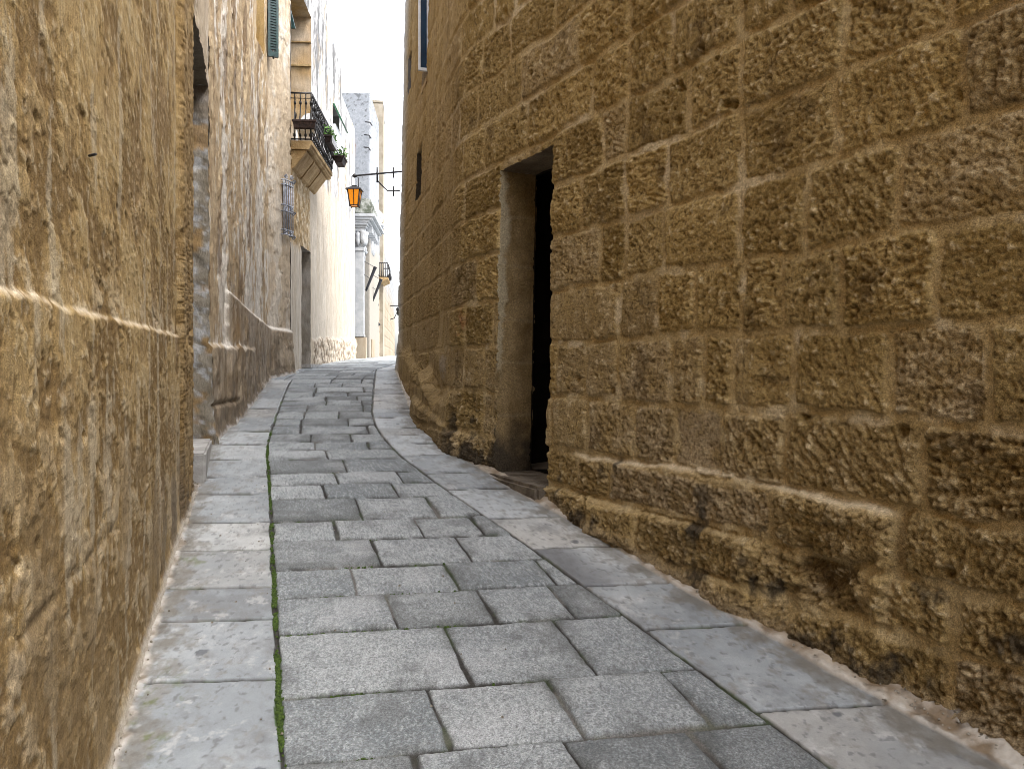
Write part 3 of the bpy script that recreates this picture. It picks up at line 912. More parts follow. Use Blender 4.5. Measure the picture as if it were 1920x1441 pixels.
def h_pale(S, Z, X, Y):
    g = gz(Y); up = Z - g
    er2 = fbm(S * 5, Z * 1.6, 5, 407, .6); chip = fbm(S * 14, Z * 8, 4, 409)
    h = .005 * er2 + .004 * chip
    bz = 2.56 - .07 * (Y - 13.2) * 0
    c_dummy = 0
    upz = sm(2.9, 3.05, Z + .06 * er2 + .10 * fbm(S * 1.5, Z * 0, 3, 411))
    st = sm(1.44, 1.36, Z * 0 + (Y - 10.43)) * sm(1.55, 1.7, Z + .1 * chip) * sm(3.0, 2.9, Z)
    plin = sm(.42, .36, up + .06 * er2) * sm(11.9, 12.0, Y)
    h += plin * (.03 + .03 * chip) - .02 * st * sm(-.2, .2, chip)
    t = fbm(S * 3.2, Z * .5, 6, 421, .62); t2 = fbm(S * 9, Z * 1.4, 5, 423)
    c = mix(np.array([.42, .36, .285]), np.array([.52, .47, .395]), np.clip(.6 + .7 * t2, 0, 1))
    cu = mix(np.array([.30, .295, .29]), np.array([.50, .50, .505]), np.clip(.5 + .9 * t2, 0, 1))
    cu = mix(cu, np.array([.07, .07, .07]), .8 * sm(.12, .5, t + .4 * chip + .22 * sm(4.2, 5.6, Z)))
    cu = mix(cu, np.array([.46, .36, .22]), .35 * sm(.1, .4, fbm(S * 2, Z * 1, 4, 427)))
    c = mix(c, np.array([.38, .30, .21]), .35 * sm(.0, .5, t + .4 * t2))
    c = mix(c, cu, upz)
    cs_ = mix(np.array([.33, .23, .11]), np.array([.58, .48, .34]), sm(-.1, .25, chip + t2))
    c = mix(c, cs_, .9 * st)
    cp = mix(np.array([.22, .17, .12]), np.array([.58, .50, .40]), sm(-.25, .35, chip + .5 * t2))
    c = mix(c, cp, plin)
    c = mix(c, np.array([.50, .41, .30]), .6 * bump1(Y, 11.93, .05) * sm(1.8, 1.6, Z))
    return h, np.clip(c, 0, 1)


house3 = thing('balcony_house', 'pale cream house beyond the bend with an iron balcony over its street door', 'house', (-3.0, 12.5, 0.0))
S = np.unique(np.concatenate([np.arange(0, P3.s[-1], .028), [P3.s[-1]], [GD[0], GD[1], BD[0], BD[1], AW[0], AW[1]]]))
Z = lines([(-.6, 6.4, .021)], (GD[3], BD[2], BD[3], AW[2], AW[3]))
W3 = Wall('wall', P3, S, Z, h_pale, M_PLASTER_FAR, house3, holes=(GD, BD, AW), ztop=roof3, depth=2.5)
# near gable end so the body is closed toward the bend, set back behind the opening
dr = W3.reveal('street_door', GD, .24, c_plain((.22, .19, .15), (.36, .33, .29), 4), M_PLASTER_FAR, house3, .006, 8, .02)
m = MB(); m.hexa([W3.pt(GD[0], -.3, -.2), W3.pt(GD[1], -.3, -.2), W3.pt(GD[1], -.3, -.25), W3.pt(GD[0], -.3, -.25)],
                 [W3.pt(GD[0], GD[3], -.2), W3.pt(GD[1], GD[3], -.2), W3.pt(GD[1], GD[3], -.25), W3.pt(GD[0], GD[3], -.25)])
m.build('door_leaf', M_DOORGREY, dr)
m = MB(); t_, n_ = W3.frame(GD[1])
m.box(W3.pt((GD[0] + GD[1]) / 2, float(gz(11.5)) + .02, .03), (.72, .2, .06), (t_, n_))
m.build('threshold', M_STEP, dr, .01)
bd = W3.reveal('balcony_door', BD, .34, c_plain((.40, .25, .10), (.50, .42, .33), 1.6), M_PLASTER_FAR, house3, .006, 8, .03)
m = MB(); m.add([W3.pt(BD[0], BD[2], -.33), W3.pt(BD[1], BD[2], -.33), W3.pt(BD[1], BD[3], -.33), W3.pt(BD[0], BD[3], -.33)], [(0, 1, 2, 3)])
m.build('door_leaf', M_GREEN, bd)
# two projecting courses on the far jamb and a green shutter edge at the near jamb
m = MB()
for zz, hh in ((4.83, .02), (4.48, .03)):
    MB().box(W3.pt(BD[1] - .012, zz, -.17), (.03, .33, hh), (t_, n_)).build('jamb_moulding', M_SLAB, bd)
m = MB()
a0 = W3.pt(BD[0] + .03, 4.46, -.02)
m.prism([W3.pt(BD[0] + .10, 4.47, -.06), W3.pt(BD[0] + .10, 4.47, .035), W3.pt(BD[0] + .10, 4.82, -.05)], (t_[0] * .05, t_[1] * .05, 0))
m.build('shutter', M_GREEN, bd)
# balcony
SB0, SB1 = .07, float(P3.sY(12.25)); PROJ = .262
zS = 2.965
m = MB()
prof = [(-.02, zS), (PROJ, zS), (PROJ, zS - .05), (PROJ - .02, zS - .06), (PROJ - .025, zS - .09), (PROJ - .05, zS - .11), (-.02, zS - .11)]
lo_ = [W3.pt(SB0, z, o) for o, z in prof]
d_ = np.subtract(W3.pt(SB1, 0, 0), W3.pt(SB0, 0, 0))
m.prism(lo_, d_)
balc = m.build('balcony', M_SLAB, house3)
# floor line and stone corbels tapering back into the wall, in three stones
for k, (a, b) in enumerate(((.10, .62), (.66, 1.18), (1.22, SB1 - .12))):
    m = MB()
    pr = [(-.02, zS - .112), (PROJ - .075, zS - .112), (PROJ - .085, zS - .15), (PROJ - .13, zS - .21), (PROJ - .19, zS - .29), (.03, zS - .35), (-.02, zS - .38)]
    m.prism([W3.pt(a, z, o) for o, z in pr], np.subtract(W3.pt(b, 0, 0), W3.pt(a, 0, 0)))
    m.build('corbel', M_SLAB, balc, .008)
m = MB()
zT = zS + .635


def bel(q):   # pot-bellied profile of a baluster, outward
    return .0 + .035 * math.sin(math.pi * min(1, q / .75)) * (1 if q < .75 else 0) - .012 * math.sin(math.pi * q * 1.5)


def bal(base, outv, r=.0085):
    pts = []
    for i in range(11):
        q = i / 10
        o = .045 * math.exp(-((q - .30) / .2) ** 2) - .02 * math.exp(-((q - .75) / .16) ** 2)
        pts.append((base[0] + outv[0] * o, base[1] + outv[1] * o, zS + .01 + q * (zT - zS - .01)))
    m.tube(pts, r, 6)
    for q in (.12, .40, .86):
        i = q * 10; p = pts[int(i)]
        m.tube([(p[0], p[1], p[2] - .018), (p[0], p[1], p[2] + .018)], r * 1.9, 6)


tt, nn = W3.frame(.5)
oo = PROJ - .012
for k in range(4):                      # near side
    o = .035 + k * (oo - .035) / 3
    bal(W3.pt(SB0 + .02, zS, o), (-tt[0], -tt[1]), .0085 if k < 3 else .013)
nf = 17
for k in range(1, nf):
    bal(W3.pt(SB0 + .02 + k * (SB1 - SB0 - .04) / nf, zS, oo), nn)
for k in range(4):
    o = .035 + k * (oo - .035) / 3
    bal(W3.pt(SB1 - .02, zS, o), tt)
for zz, rr in ((zT, .013), (zS + .025, .011), (zT - .07, .006)):
    m.tube([W3.pt(SB0 + .02, zz, -.02), W3.pt(SB0 + .02, zz, oo), W3.pt(SB1 - .02, zz, oo), W3.pt(SB1 - .02, zz, -.02)], rr, 6)
for k in range(16):                     # rings along the front, under the top rail and above the floor
    s = SB0 + .07 + k * (SB1 - SB0 - .14) / 15
    for zc, rr in ((zT - .036, .034), (zS + .10, .04), (zS + .36, .045)):
        scroll(m, lambda a, z: W3.pt(a, z, oo + .012), (s, zc), rr, 1.2, .006, k % 2 * math.pi, 14)
for kk in range(6):
    s = SB0 + .16 + kk * .28
    scroll(m, lambda a, z: W3.pt(a, z, oo + .03), (s, zS + .46), .075, 1.5, .007, 0, 20)
    scroll(m, lambda a, z: W3.pt(a, z, oo + .03), (s, zS + .22), .065, 1.5, .007, math.pi, 20)
m.build('railing', M_IRON, balc)
# iron flower brackets and planters hung on the railing (things of their own)
gp = 'planters hung on the balcony railing'


def planter(loc, ax, L, label, leaves, seed, rr=.055, white=False):
    t = thing('planter', label, 'planter', loc, gp)
    m = MB(); ex, ey = ax
    z0, z1 = loc[2] - .05, loc[2] + .05
    def cr(w, l, z):
        return [(loc[0] + ex[0] * a + ey[0] * b, loc[1] + ex[1] * a + ey[1] * b, z) for a, b in ((-l / 2, -w / 2), (l / 2, -w / 2), (l / 2, w / 2), (-l / 2, w / 2))]
    m.hexa(cr(rr * 1.2, L * .88, z0), cr(rr * 2, L, z1))
    m.hexa(cr(rr * 2.2, L + .012, z1 - .02), cr(rr * 2.2, L + .012, z1 + .006))
    m.build('trough', M_RUST, t, .004)
    for sg in (-1, 1):
        m = MB()
        c = (loc[0] + ex[0] * sg * L * .38, loc[1] + ex[1] * sg * L * .38)
        scroll(m, lambda a, z: (c[0] + ey[0] * a, c[1] + ey[1] * a, z), (.0, loc[2] + .12), .05, 1.6, .006, -math.pi / 2)
        m.tube([(c[0], c[1], loc[2] - .05), (c[0] - ey[0] * rr, c[1] - ey[1] * rr, loc[2] + .02), (c[0], c[1], loc[2] + .08)], .006, 5)
        m.build('hanger', M_IRON, t)
    if white:
        m = MB()
        for k in range(9):
            a = (k / 8 - .5) * L * .8
            m.box((loc[0] + ex[0] * a + ey[0] * (rr * 1.12), loc[1] + ex[1] * a + ey[1] * (rr * 1.12), loc[2] + .005), (.022, .008, .10), ax)
        m.build('white_slats', M_FRAMEWHITE, t)
    if leaves:
        r = random.Random(seed); m = MB()
        for k in range(leaves):
            a = r.uniform(-.5, .5) * L; b = r.uniform(-1, 1) * rr; h = r.uniform(.0, .17)
            c = Vector((loc[0] + ex[0] * a + ey[0] * b, loc[1] + ex[1] * a + ey[1] * b, z1 + h))
            d1 = Vector((r.uniform(-1, 1), r.uniform(-1, 1), r.uniform(-.3, 1))).normalized() * r.uniform(.02, .04)
            d2 = d1.cross(Vector((r.uniform(-1, 1), r.uniform(-1, 1), r.uniform(-1, 1)))).normalized() * r.uniform(.008, .016)
            m.add([c - d1, c + d2, c + d1, c - d2], [(0, 1, 2, 3)])
            if k % 8 == 0:
                m.tube([(c.x, c.y, z1 - .01), tuple(c)], .003, 4)
        m.build('plant', M_LEAF, t)
    return t


pm = W3.pt(SB0 - .06, zS + .19, .18)
planter((pm[0], pm[1], zS + .19), (nn, (-tt[0], -tt[1])), .30, 'bare dark trough hung on the near end of the iron balcony', 0, 1)
pm = W3.pt(1.18, 0, oo + .08)
planter((pm[0], pm[1], zS + .27), (tt, nn), .55, 'dark trough with white slats and green leaves on the balcony front', 150, 2, .055, True)
pm = W3.pt(SB1 - .05, 0, oo + .13)
planter((pm[0], pm[1], zS + .16), (tt, nn), .36, 'brown rounded trough with a small plant at the far end of the balcony', 120, 3, .085)
# white chair standing on the balcony
cp = W3.pt(.95, zS, .05)
ch = thing('garden_chair', 'white plastic chair behind the iron balcony railing', 'chair', (cp[0], cp[1], zS))
m = MB(); m.box((cp[0], cp[1], zS + .36), (.34, .30, .025), (tt, nn)); m.build('seat', M_CHAIR, ch, .008)
m = MB(); pts = []
for i in range(13):
    a = math.pi * i / 12
    pts.append((cp[0] + tt[0] * .16 + nn[0] * .15 * math.cos(a), cp[1] + tt[1] * .16 + nn[1] * .15 * math.cos(a), zS + .52 + .17 * math.sin(a)))
pts = [(pts[0][0], pts[0][1], zS + .37)] + pts + [(pts[-1][0], pts[-1][1], zS + .37)]
m.prism(pts, (tt[0] * .02, tt[1] * .02, 0)); m.build('backrest', M_CHAIR, ch)
for a in (-.15, .15):
    for b in (-.13, .13):
        x_, y_ = cp[0] + tt[0] * a + nn[0] * b, cp[1] + tt[1] * a + nn[1] * b
        MB().tube([(x_, y_, zS), (x_, y_, zS + .35)], .014, 8).build('leg', M_CHAIR, ch)
# window with its top-hung green shutter
aw = W3.reveal('window', AW, .2, c_plain((.55, .52, .48), (.66, .63, .6), 4), M_PLASTER_FAR, house3, .003, 5, .05)
m = MB(); m.add([W3.pt(AW[0], AW[2], -.19), W3.pt(AW[1], AW[2], -.19), W3.pt(AW[1], AW[3], -.19), W3.pt(AW[0], AW[3], -.19)], [(0, 1, 2, 3)])
m.build('pane', M_BLUEGLASS, aw)
m = MB()
a, b = AW[0] - .02, AW[1] + .02
m.hexa([W3.pt(a, 4.30, .17), W3.pt(b, 4.30, .17), W3.pt(b, 4.30, .14), W3.pt(a, 4.30, .14)],
       [W3.pt(a, 4.60, .03), W3.pt(b, 4.60, .03), W3.pt(b, 4.60, .0), W3.pt(a, 4.60, .0)])
m.build('shutter', M_GREEN2, aw)
m = MB()
m.box(W3.pt((a + b) / 2, 4.0, .02), (.74, .05, .5), W3.frame(a)); m.build('frame', M_FRAMEWHITE, aw)

# ------------------------------------------------------------------ LICHEN BLOCK with the white portal
house4 = thing('portal_building', 'tall pale block spotted with black lichen above a white carved portal', 'building', (-3.4, 17.4, .15))
D4 = np.array([-.075, 1.0]); D4 = D4 / np.linalg.norm(D4); N4 = np.array([D4[1], -D4[0]])
O4 = np.array([-3.295, 17.3])


def p4(a, o, z):
    q = O4 + D4 * a + N4 * o
    return (float(q[0]), float(q[1]), z)


AX4 = (tuple(D4), tuple(N4))


def box4(m, a0, a1, o0, o1, z0, z1):
    m.hexa([p4(a0, o0, z0), p4(a1, o0, z0), p4(a1, o1, z0), p4(a0, o1, z0)], [p4(a0, o0, z1), p4(a1, o0, z1), p4(a1, o1, z1), p4(a0, o1, z1)])


# body as a displaced grid wrapped round the near corner, pale stone spotted with lichen
P4 = Path([(-6.4, 18.2), (float(O4[0]) + .03, 18.32), tuple(O4 + D4 * 3.35 + N4 * .10)], -1, .02)


def h_block(S, Z, X, Y):
    n = fbm(S * 1.6, Z * 1.6, 4, 501, .6); n2 = fbm(S * 12 + 3, Z * 12, 3, 503, .6)
    h = .001 * n2
    c = mix(np.array([.235, .25, .27]), np.array([.33, .345, .365]), np.clip(.5 + .8 * n2, 0, 1))
    c = mix(c, np.array([.09, .095, .10]), .8 * sm(.30, .6, n2 + .3 * n + .35 * sm(5.3, 6.3, Z) - .15))
    c = mix(c, np.array([.26, .165, .13]), .7 * sm(.4, .9, bump1(X, -3.72, .14) * bump1(Z, 5.0, .5) * (1.1 + n2)))
    c = mix(c, np.array([.31, .285, .245]), sm(3.2, 2.6, Z))
    return h, c


S = np.arange(1.2, P4.s[-1], .022)
Z = np.arange(-.2, 6.29, .022)
W4 = Wall('wall', P4, S, Z, h_block, mat_vcol('lichen_stone_face', 30, 110, .12, .2, .25, .004, .9, .15), house4, depth=1.2)
g4 = float(gz(18))
_p4 = p4


def p4(a, o, z):
    return _p4(a, o, g4 + (z - g4) * .955)


# portal: near pilaster wrapping the corner, far pilaster, arch between, hood over both
PW = 2.0
m = MB()
box4(m, .0, PW, -1.2, -.345, g4 - .3, g4 + 3.24)
port = m.build('portal', M_CREAM, house4, .015)
for a0, a1 in ((-.05, .16), (PW - .75, PW)):
    m = MB(); box4(m, a0, a1, -.34, .13, g4 - .3, g4 + .47); m.build('plinth', M_CREAM, port, .015)
for a0, a1 in ((-.03, .14), (PW - .73, PW - .02)):
    m = MB()
    box4(m, a0 - .02, a1 + .02, -.32, .09, g4 + .475, g4 + .53)
    box4(m, a0, a1, -.32, .075, g4 + .53, g4 + 2.42)
    box4(m, a0 - .015, a1 + .015, -.32, .09, g4 + 2.42, g4 + 2.50)
    # scrolled capital
    box4(m, a0 - .03, a1 + .03, -.32, .11, g4 + 2.86, g4 + 2.94)
    box4(m, a0 - .05, a1 + .05, -.32, .14, g4 + 2.94, g4 + 3.0)
    for q in range(5):
        aa = a0 + (a1 - a0) * (q + .5) / 5
        m.lathe(p4(aa, .07 + .02 * (q % 2), g4 + 2.54), [(.02, 0), (.05, .05), (.075, .14), (.06, .22), (.09, .29), (.05, .32)], 8)
    for q in range(4):
        oo_ = -.25 + q * .1
        m.lathe(p4(a0 - .01, oo_, g4 + 2.54 + .05 * (q % 2)), [(.02, 0), (.045, .05), (.06, .12), (.05, .2), (.06, .27), (.03, .3)], 8)
    box4(m, a0 + .02, a1 - .02, -.32, .06, g4 + 2.50, g4 + 2.86)
    m.build('pilaster', M_WHITE, port, .008)
# arch wall between the pilasters
m = MB()
za, rad, cx = g4 + 1.85, .50, .70
loop = [(cx - .56, g4 + .05), (cx - rad, g4 + .05)]
loop += [(cx - rad * math.cos(math.pi * i / 14), za + rad * math.sin(math.pi * i / 14) * 1.25) for i in range(15)]
loop += [(cx + rad, g4 + .05), (cx + .56, g4 + .05), (cx + .56, g4 + 3.0), (cx - .56, g4 + 3.0)]
m.prism([p4(a, .0, z) for a, z in loop], tuple(np.subtract(p4(0, -.3, 0), p4(0, .0, 0))))
m.build('arch', M_WHITE, port)
m = MB()
for i in range(15):
    an = math.pi * i / 14
    m.lathe(p4(cx - (rad + .09) * math.cos(an), .0, za + (rad + .1) * math.sin(an) * 1.25 - .05), [(.015, 0), (.05, .03), (.06, .06), (.04, .1), (.01, .11)], 7)
m.build('arch_carving', M_WHITE, port)
m = MB(); box4(m, cx - .5, cx + .5, -.27, -.22, g4, g4 + 2.5)
m.build('door', M_BLUEDOOR, port)
m = MB(); box4(m, cx - .44, cx + .45, -.21, -.16, g4, g4 + .75); m.build('door_panel', M_DARK, port)
# hood: stacked cornice mouldings, brackets, mossy stone block over it
m = MB()
for k, (o, z0, z1) in enumerate(((.16, 3.0, 3.06), (.20, 3.06, 3.12), (.27, 3.12, 3.18), (.33, 3.18, 3.25))):
    box4(m, -.06 - o * .35, PW + .06 + o * .35, -.34, o, g4 + z0, g4 + z1)
for q in range(6):
    aa = .2 + q * (PW - .4) / 5
    box4(m, aa - .05, aa + .05, .0, .24, g4 + 2.86, g4 + 3.0)
m.build('cornice', M_WHITE, port, .006)
m = MB()
m.prism([p4(-.12, -.34, g4 + 3.252), p4(-.12, .26, g4 + 3.252), p4(-.12, .30, g4 + 3.40), p4(-.12, .22, g4 + 3.60), p4(-.12, -.34, g4 + 3.62)], tuple(np.subtract(p4(PW * .45, 0, 0), p4(0, 0, 0))))
m.build('mossy_block', M_MOSS, port, .02)
m = MB()
for q, (aa, zz, r0) in enumerate(((PW * .62, 3.25, .14), (PW * .75, 3.25, .18), (PW * .9, 3.25, .15))):
    m.lathe(p4(aa, .2, g4 + zz), [(r0, 0), (r0 * 1.1, .05), (r0 * .6, .1), (r0 * .9, .2), (r0, .28), (r0 * .6, .36), (r0 * .25, .42), (r0 * .3, .46), (.01, .5)], 10)
m.build('urn', M_WHITE, port)
# drainpipe down the face past the portal
m = MB()
pp = [p4(PW + .22, .05, z) for z in (6.0, 5.0, 4.0, 3.0)]
m.tube([p4(3.2, .06, 5.1), p4(3.2, .06, g4 + 1.0), p4(3.2, .12, g4 + .9)], .04, 8)
for z in (1.6, 2.4, 3.4, 4.4):
    m.tube([p4(3.2, .06, z), p4(3.2, .06, z + .05)], .055, 8)
m.build('drainpipe', M_FLAGCLOTH, house4)
# iron stubs left in the gable
for k, (x, y) in enumerate(((693, 230), (691, 254), (690, 277))):
    u = (x - 960) / F * 18.25; v = (HZ - y) / F * 18.25
    m = MB(); m.tube([(u - .09, 18.2, v), (u + .02, 18.18, v - .015), (u + .03, 18.4, v - .02)], .014, 6)
    m.build('iron_stub', M_IRON, house4)

# furled black flags on slanted staffs beside the portal
gf = 'furled black flags beside the portal'
for k, (a, z0, lab) in enumerate(((.30, 1.72, 'black furled flag slanting out over the portal arch, the nearer one'), (1.75, 1.60, 'black furled flag slanting out beside the small far balcony'))):
    t = thing('furled_flag', lab, 'flag', p4(a, .0, z0), gf)
    b0 = Vector(p4(a, .09, z0)); b1 = Vector(p4(a + .05, .29, z0 + .56))
    m = MB(); m.tube([tuple(b0 + (b1 - b0) * q) for q in (0, .15, .5, .9, .97, 1)], .022, 8, .045); m.build('cloth', M_FLAGCLOTH, t)
    m = MB()
    m.tube([p4(a - .3, .05, z0 + .66), tuple(b0 + (b1 - b0) * .98)], .006, 5)
    m.tube([p4(a - .3, .05, z0 + .36), tuple(b0 + (b1 - b0) * .5)], .006, 5)
    m.build('stay', M_IRON, t)

# ------------------------------------------------------------------ tan tower and far row
tow = thing('tan_tower', 'plain tan stone block rising just behind the lichen spotted gable', 'tower', (-3.5, 21.2, .2))
m = MB(); TX = ((.99, .14), (-.14, .99))
m.box((-4.72, 22.4, 3.5), (2.2, 2.0, 7.2), TX)
m.build('wall', M_TOWER, tow, .02)
m = MB(); m.box((-4.72, 22.4, 7.13), (2.22, 2.02, .08), TX); m.build('coping', M_TOWER, tow, .02)
far = thing('far_house', 'farthest cream stone house where the lane runs out of sight', 'house', (-3.6, 24, .25))
P5 = Path([(-3.47, 20.6), (-4.55, 30.0), (-5.6, 38)], -1, .05)


def h_far(S, Z, X, Y):
    n = fbm(S * 2, Z * 1.0, 5, 601); n2 = fbm(S * 6, Z * 3, 4, 603)
    jz = np.abs((Z / .3) % 1 - .5)
    rel = sm(-1.2, .4, n) * 0 + 1
    h = .006 * n2 - .014 * sm(.44, .49, jz)
    c = mix(np.array([.24, .19, .125]), np.array([.34, .29, .225]), np.clip(.5 + .6 * n2 + .4 * n, 0, 1))
    c = mix(c, np.array([.26, .28, .30]), .8 * sm(1.8, 3.0, Z + .3 * n))
    return h, c


FD = (float(P5.sY(23.3)), float(P5.sY(24.3)), -.2, 2.2)
S = np.unique(np.concatenate([np.arange(0, P5.s[-1], .06), [FD[0], FD[1]]]))
Z = lines([(-.3, 3.5, .03)], (FD[3],))
W5 = Wall('wall', P5, S, Z, h_far, M_PLASTER_FAR, far, holes=(FD,), depth=3.0)
d5 = W5.reveal('doorway', FD, .3, c_plain((.4, .3, .18), (.5, .4, .27), 3), M_PLASTER_FAR, far, .004, 5, .06)
m = MB(); m.add([W5.pt(FD[0], FD[2], -.29), W5.pt(FD[1], FD[2], -.29), W5.pt(FD[1], FD[3], -.29), W5.pt(FD[0], FD[3], -.29)], [(0, 1, 2, 3)])
m.build('door', M_DOORGREY, d5)
t5, n5 = W5.frame(1.5)
zb = 2.32; sb0, sb1 = float(P5.sY(20.9)), float(P5.sY(22.2))
m = MB()
m.prism([W5.pt(sb0, z, o) for o, z in ((-.02, zb), (.25, zb), (.25, zb - .04), (.20, zb - .06), (.06, zb - .13), (-.02, zb - .14))], np.subtract(W5.pt(sb1, 0, 0), W5.pt(sb0, 0, 0)))
b5 = m.build('balcony', M_SLAB, far)
m = MB(); zt5 = zb + .38
for k in range(5):
    o = .02 + k * .052
    m.tube([W5.pt(sb0 + .03, zb, o), W5.pt(sb0 + .0, zb + .15, o + .0), W5.pt(sb0 + .03, zt5, o)], .011, 5)
for k in range(13):
    s = sb0 + .03 + k * (sb1 - sb0 - .06) / 12
    m.tube([W5.pt(s, zb, .23), W5.pt(s, zb + .07, .27), W5.pt(s, zb + .14, .29), W5.pt(s, zb + .24, .26), W5.pt(s, zt5, .23)], .011, 5)
    if k % 2:
        scroll(m, lambda a, z: W5.pt(a, z, .26), (s, zb + .30), .06, 1.3, .011, 0, 14)
        scroll(m, lambda a, z: W5.pt(a, z, .29), (s, zb + .11), .06, 1.3, .011, math.pi, 14)
for zz in (zb + .02, zt5):
    m.tube([W5.pt(sb0 + .03, zz, 0), W5.pt(sb0 + .03, zz, .23), W5.pt(sb1 - .03, zz, .23), W5.pt(sb1 - .03, zz, 0)], .014, 5)
m.build('railing', M_IRON, b5)
# far small wall lamp
sL = float(P5.sY(29.0)); zL = (HZ - 573) / F * 29
q0 = W5.pt(sL, zL, 0)
fl = thing('wall_lamp', 'tiny iron bracket lamp on the farthest wall down the lane', 'lamp', q0)
m = MB(); m.tube([q0, W5.pt(sL, zL, .3)], .02, 6); m.tube([W5.pt(sL, zL - .5, 0), W5.pt(sL, zL - .45, .15), W5.pt(sL, zL - .1, .3)], .016, 6)
m.build('bracket', M_IRON, fl)
m = MB(); pL = W5.pt(sL, zL - .1, .3); m.lathe((pL[0], pL[1], zL - .36), [(.04, 0), (.09, .22), (.11, .24), (.03, .33)], 6); m.build('lantern', M_IRON, fl)

# ------------------------------------------------------------------ street lantern on the corner of the ochre house
LY = 13.0
def Lp(x, y, Y=LY):
    return ((x - 960) / F * Y, Y, (HZ - y) / F * Y)


lan = thing('street_lantern', 'black iron lantern with amber glass hanging from a long wall bracket', 'lamp', Lp(664, 372))
# bracket runs back to the wall round the corner
m = MB()
A_ = Vector(Lp(661, 330)); Bw = Vector(Lp(739, 323, 12.7))
wallp = Vector((-.55, 12.42, Bw.z))
m.tube([A_, A_ + (Bw - A_) * .5, Bw, Bw + (Bw - A_) * .6], .014, 6)
m.lathe(tuple(A_ + (Bw - A_) * .05 - Vector((0, 0, .035))), [(.005, 0), (.03, .015), (.035, .035), (.03, .055), (.005, .07)], 8)
V1 = A_ + (Bw - A_) * .60
m.tube([V1 + Vector((0, 0, .10)), V1, V1 - Vector((0, 0, .14))], .012, 6, .016)
m.lathe(tuple(V1 - Vector((0, 0, .02))), [(.01, 0), (.028, .012), (.028, .03), (.01, .042)], 8)
C1 = Vector(Lp(709, 340)); C2 = Vector(Lp(727, 358)); C3 = Vector(Lp(739, 358, 12.7))
m.tube([V1 - Vector((0, 0, .12)), C1, C1 + (C2 - C1) * .5 + Vector((0, 0, -.004)), C2, C3, C3 + (C3 - C2) * .8], .012, 6)
for P_ in (Bw, C3):
    m.tube([P_ + Vector((-.01, 0, .08)), P_ + Vector((-.01, 0, -.09))], .012, 6)
m.tube([Bw + Vector((.16, 0, .1)), C3 + Vector((.16, 0, -.1))], .016, 6)
m.tube([Bw + (Bw - A_) * .6, C3 + (C3 - C2) * .8 + Vector((.1, .0, -.03))], .016, 6)
m.tube([Bw + (Bw - A_) * .55, Vector((-1.36, 11.72, Bw.z))], .018, 6)
m.build('bracket', M_IRON, lan)
m = MB()
cx_, cy_ = Lp(665, 0)[0], LY
tz = Lp(0, 357)[2]; bz = Lp(0, 386)[2]; rz = Lp(0, 331)[2]
wt, wb = .098, .066
m.tube([(cx_ - .045, cy_, tz + .03), (cx_ - .045, cy_, rz)], .008, 5); m.tube([(cx_ + .06, cy_, tz + .03), (cx_ + .06, cy_, rz - .02), (cx_ + .02, cy_, rz)], .008, 5)
def sq(w, z):
    return [(cx_ - w, cy_ - w, z), (cx_ + w, cy_ - w, z), (cx_ + w, cy_ + w, z), (cx_ - w, cy_ + w, z)]


m.hexa(sq(wt + .03, tz), sq(wt + .02, tz + .02)); m.hexa(sq(wt + .01, tz + .02), sq(.05, tz + .055)); m.hexa(sq(.04, tz + .055), sq(.04, tz + .075))
for (a, b) in zip(sq(wt, tz), sq(wb, bz)):
    m.tube([a, b, (b[0], b[1], b[2] - .02)], .011, 5)
for i in range(4):
    m.tube([sq(wb, bz)[i], sq(wb, bz)[(i + 1) % 4]], .010, 5)
for i, (a, b) in enumerate(((0, 1), (1, 2), (2, 3), (3, 0))):
    T_ = sq(wt, tz); B_ = sq(wb, bz)
    m.tube([tuple((np.array(T_[a]) + T_[b]) / 2), tuple((np.array(B_[a]) + B_[b]) / 2)], .007, 5)
m.build('lantern_frame', M_IRON, lan)
m = MB(); m.hexa(sq(wb - .004, bz), sq(wt - .004, tz)); m.build('amber_glass', M_AMBER, lan)

# ------------------------------------------------------------------ PAVING
def curve(pts):
    P = np.array([pg(x, y) for x, y in pts]); P = P[np.argsort(P[:, 1])]
    d0 = (P[1] - P[0]) / (P[1, 1] - P[0, 1])
    P = np.concatenate([[P[0] + d0 * (-12)], P])
    yy = np.linspace(-10, 60, 7001)
    v = np.interp(yy, P[:, 1], P[:, 0])
    k = np.exp(-.5 * (np.arange(-40, 41) / 14.0) ** 2); k /= k.sum()
    e = np.concatenate([np.full(40, v[0]), v, np.full(40, v[-1])])
    v = np.convolve(e, k, 'valid')
    return lambda Y: np.interp(Y, yy, v)


XL = curve([(530, 1441), (520, 1250), (513, 1070), (508, 960), (502, 860), (500, 845), (510, 800), (525, 760), (540, 722), (547, 712)])
XR = curve([(1552, 1435), (1417, 1334), (1208, 1180), (1094, 1099), (1000, 1029), (877, 946), (815, 902), (751, 856), (707.5, 806), (697, 777), (699, 739), (703, 704), (704.6, 693)])
XO = curve([(1813, 1404), (1594, 1284), (1365, 1151), (1224, 1078), (1130, 1008), (1000, 940), (917.5, 891), (847.5, 848.5), (774.6, 789), (754, 727), (739.6, 695)])
lx = np.concatenate([PL.X[PL.Y < 6.4], P2.X, P3.X, [-3.6, -3.6, -5.7]]); ly = np.concatenate([PL.Y[PL.Y < 6.4], P2.Y, P3.Y, [17.6, 20.8, 38]])
XWL = lambda Y: np.interp(Y, ly, lx)
YEND = 9.78
ROWL = [pg(x, y)[1] for x, y in ((549, 1436), (536, 1312), (531, 1192), (525, 1124), (513, 1069), (512, 1017.6), (510, 980), (508, 939), (506, 911), (505, 889), (503, 863), (500, 845.5), (503, 829.5))]
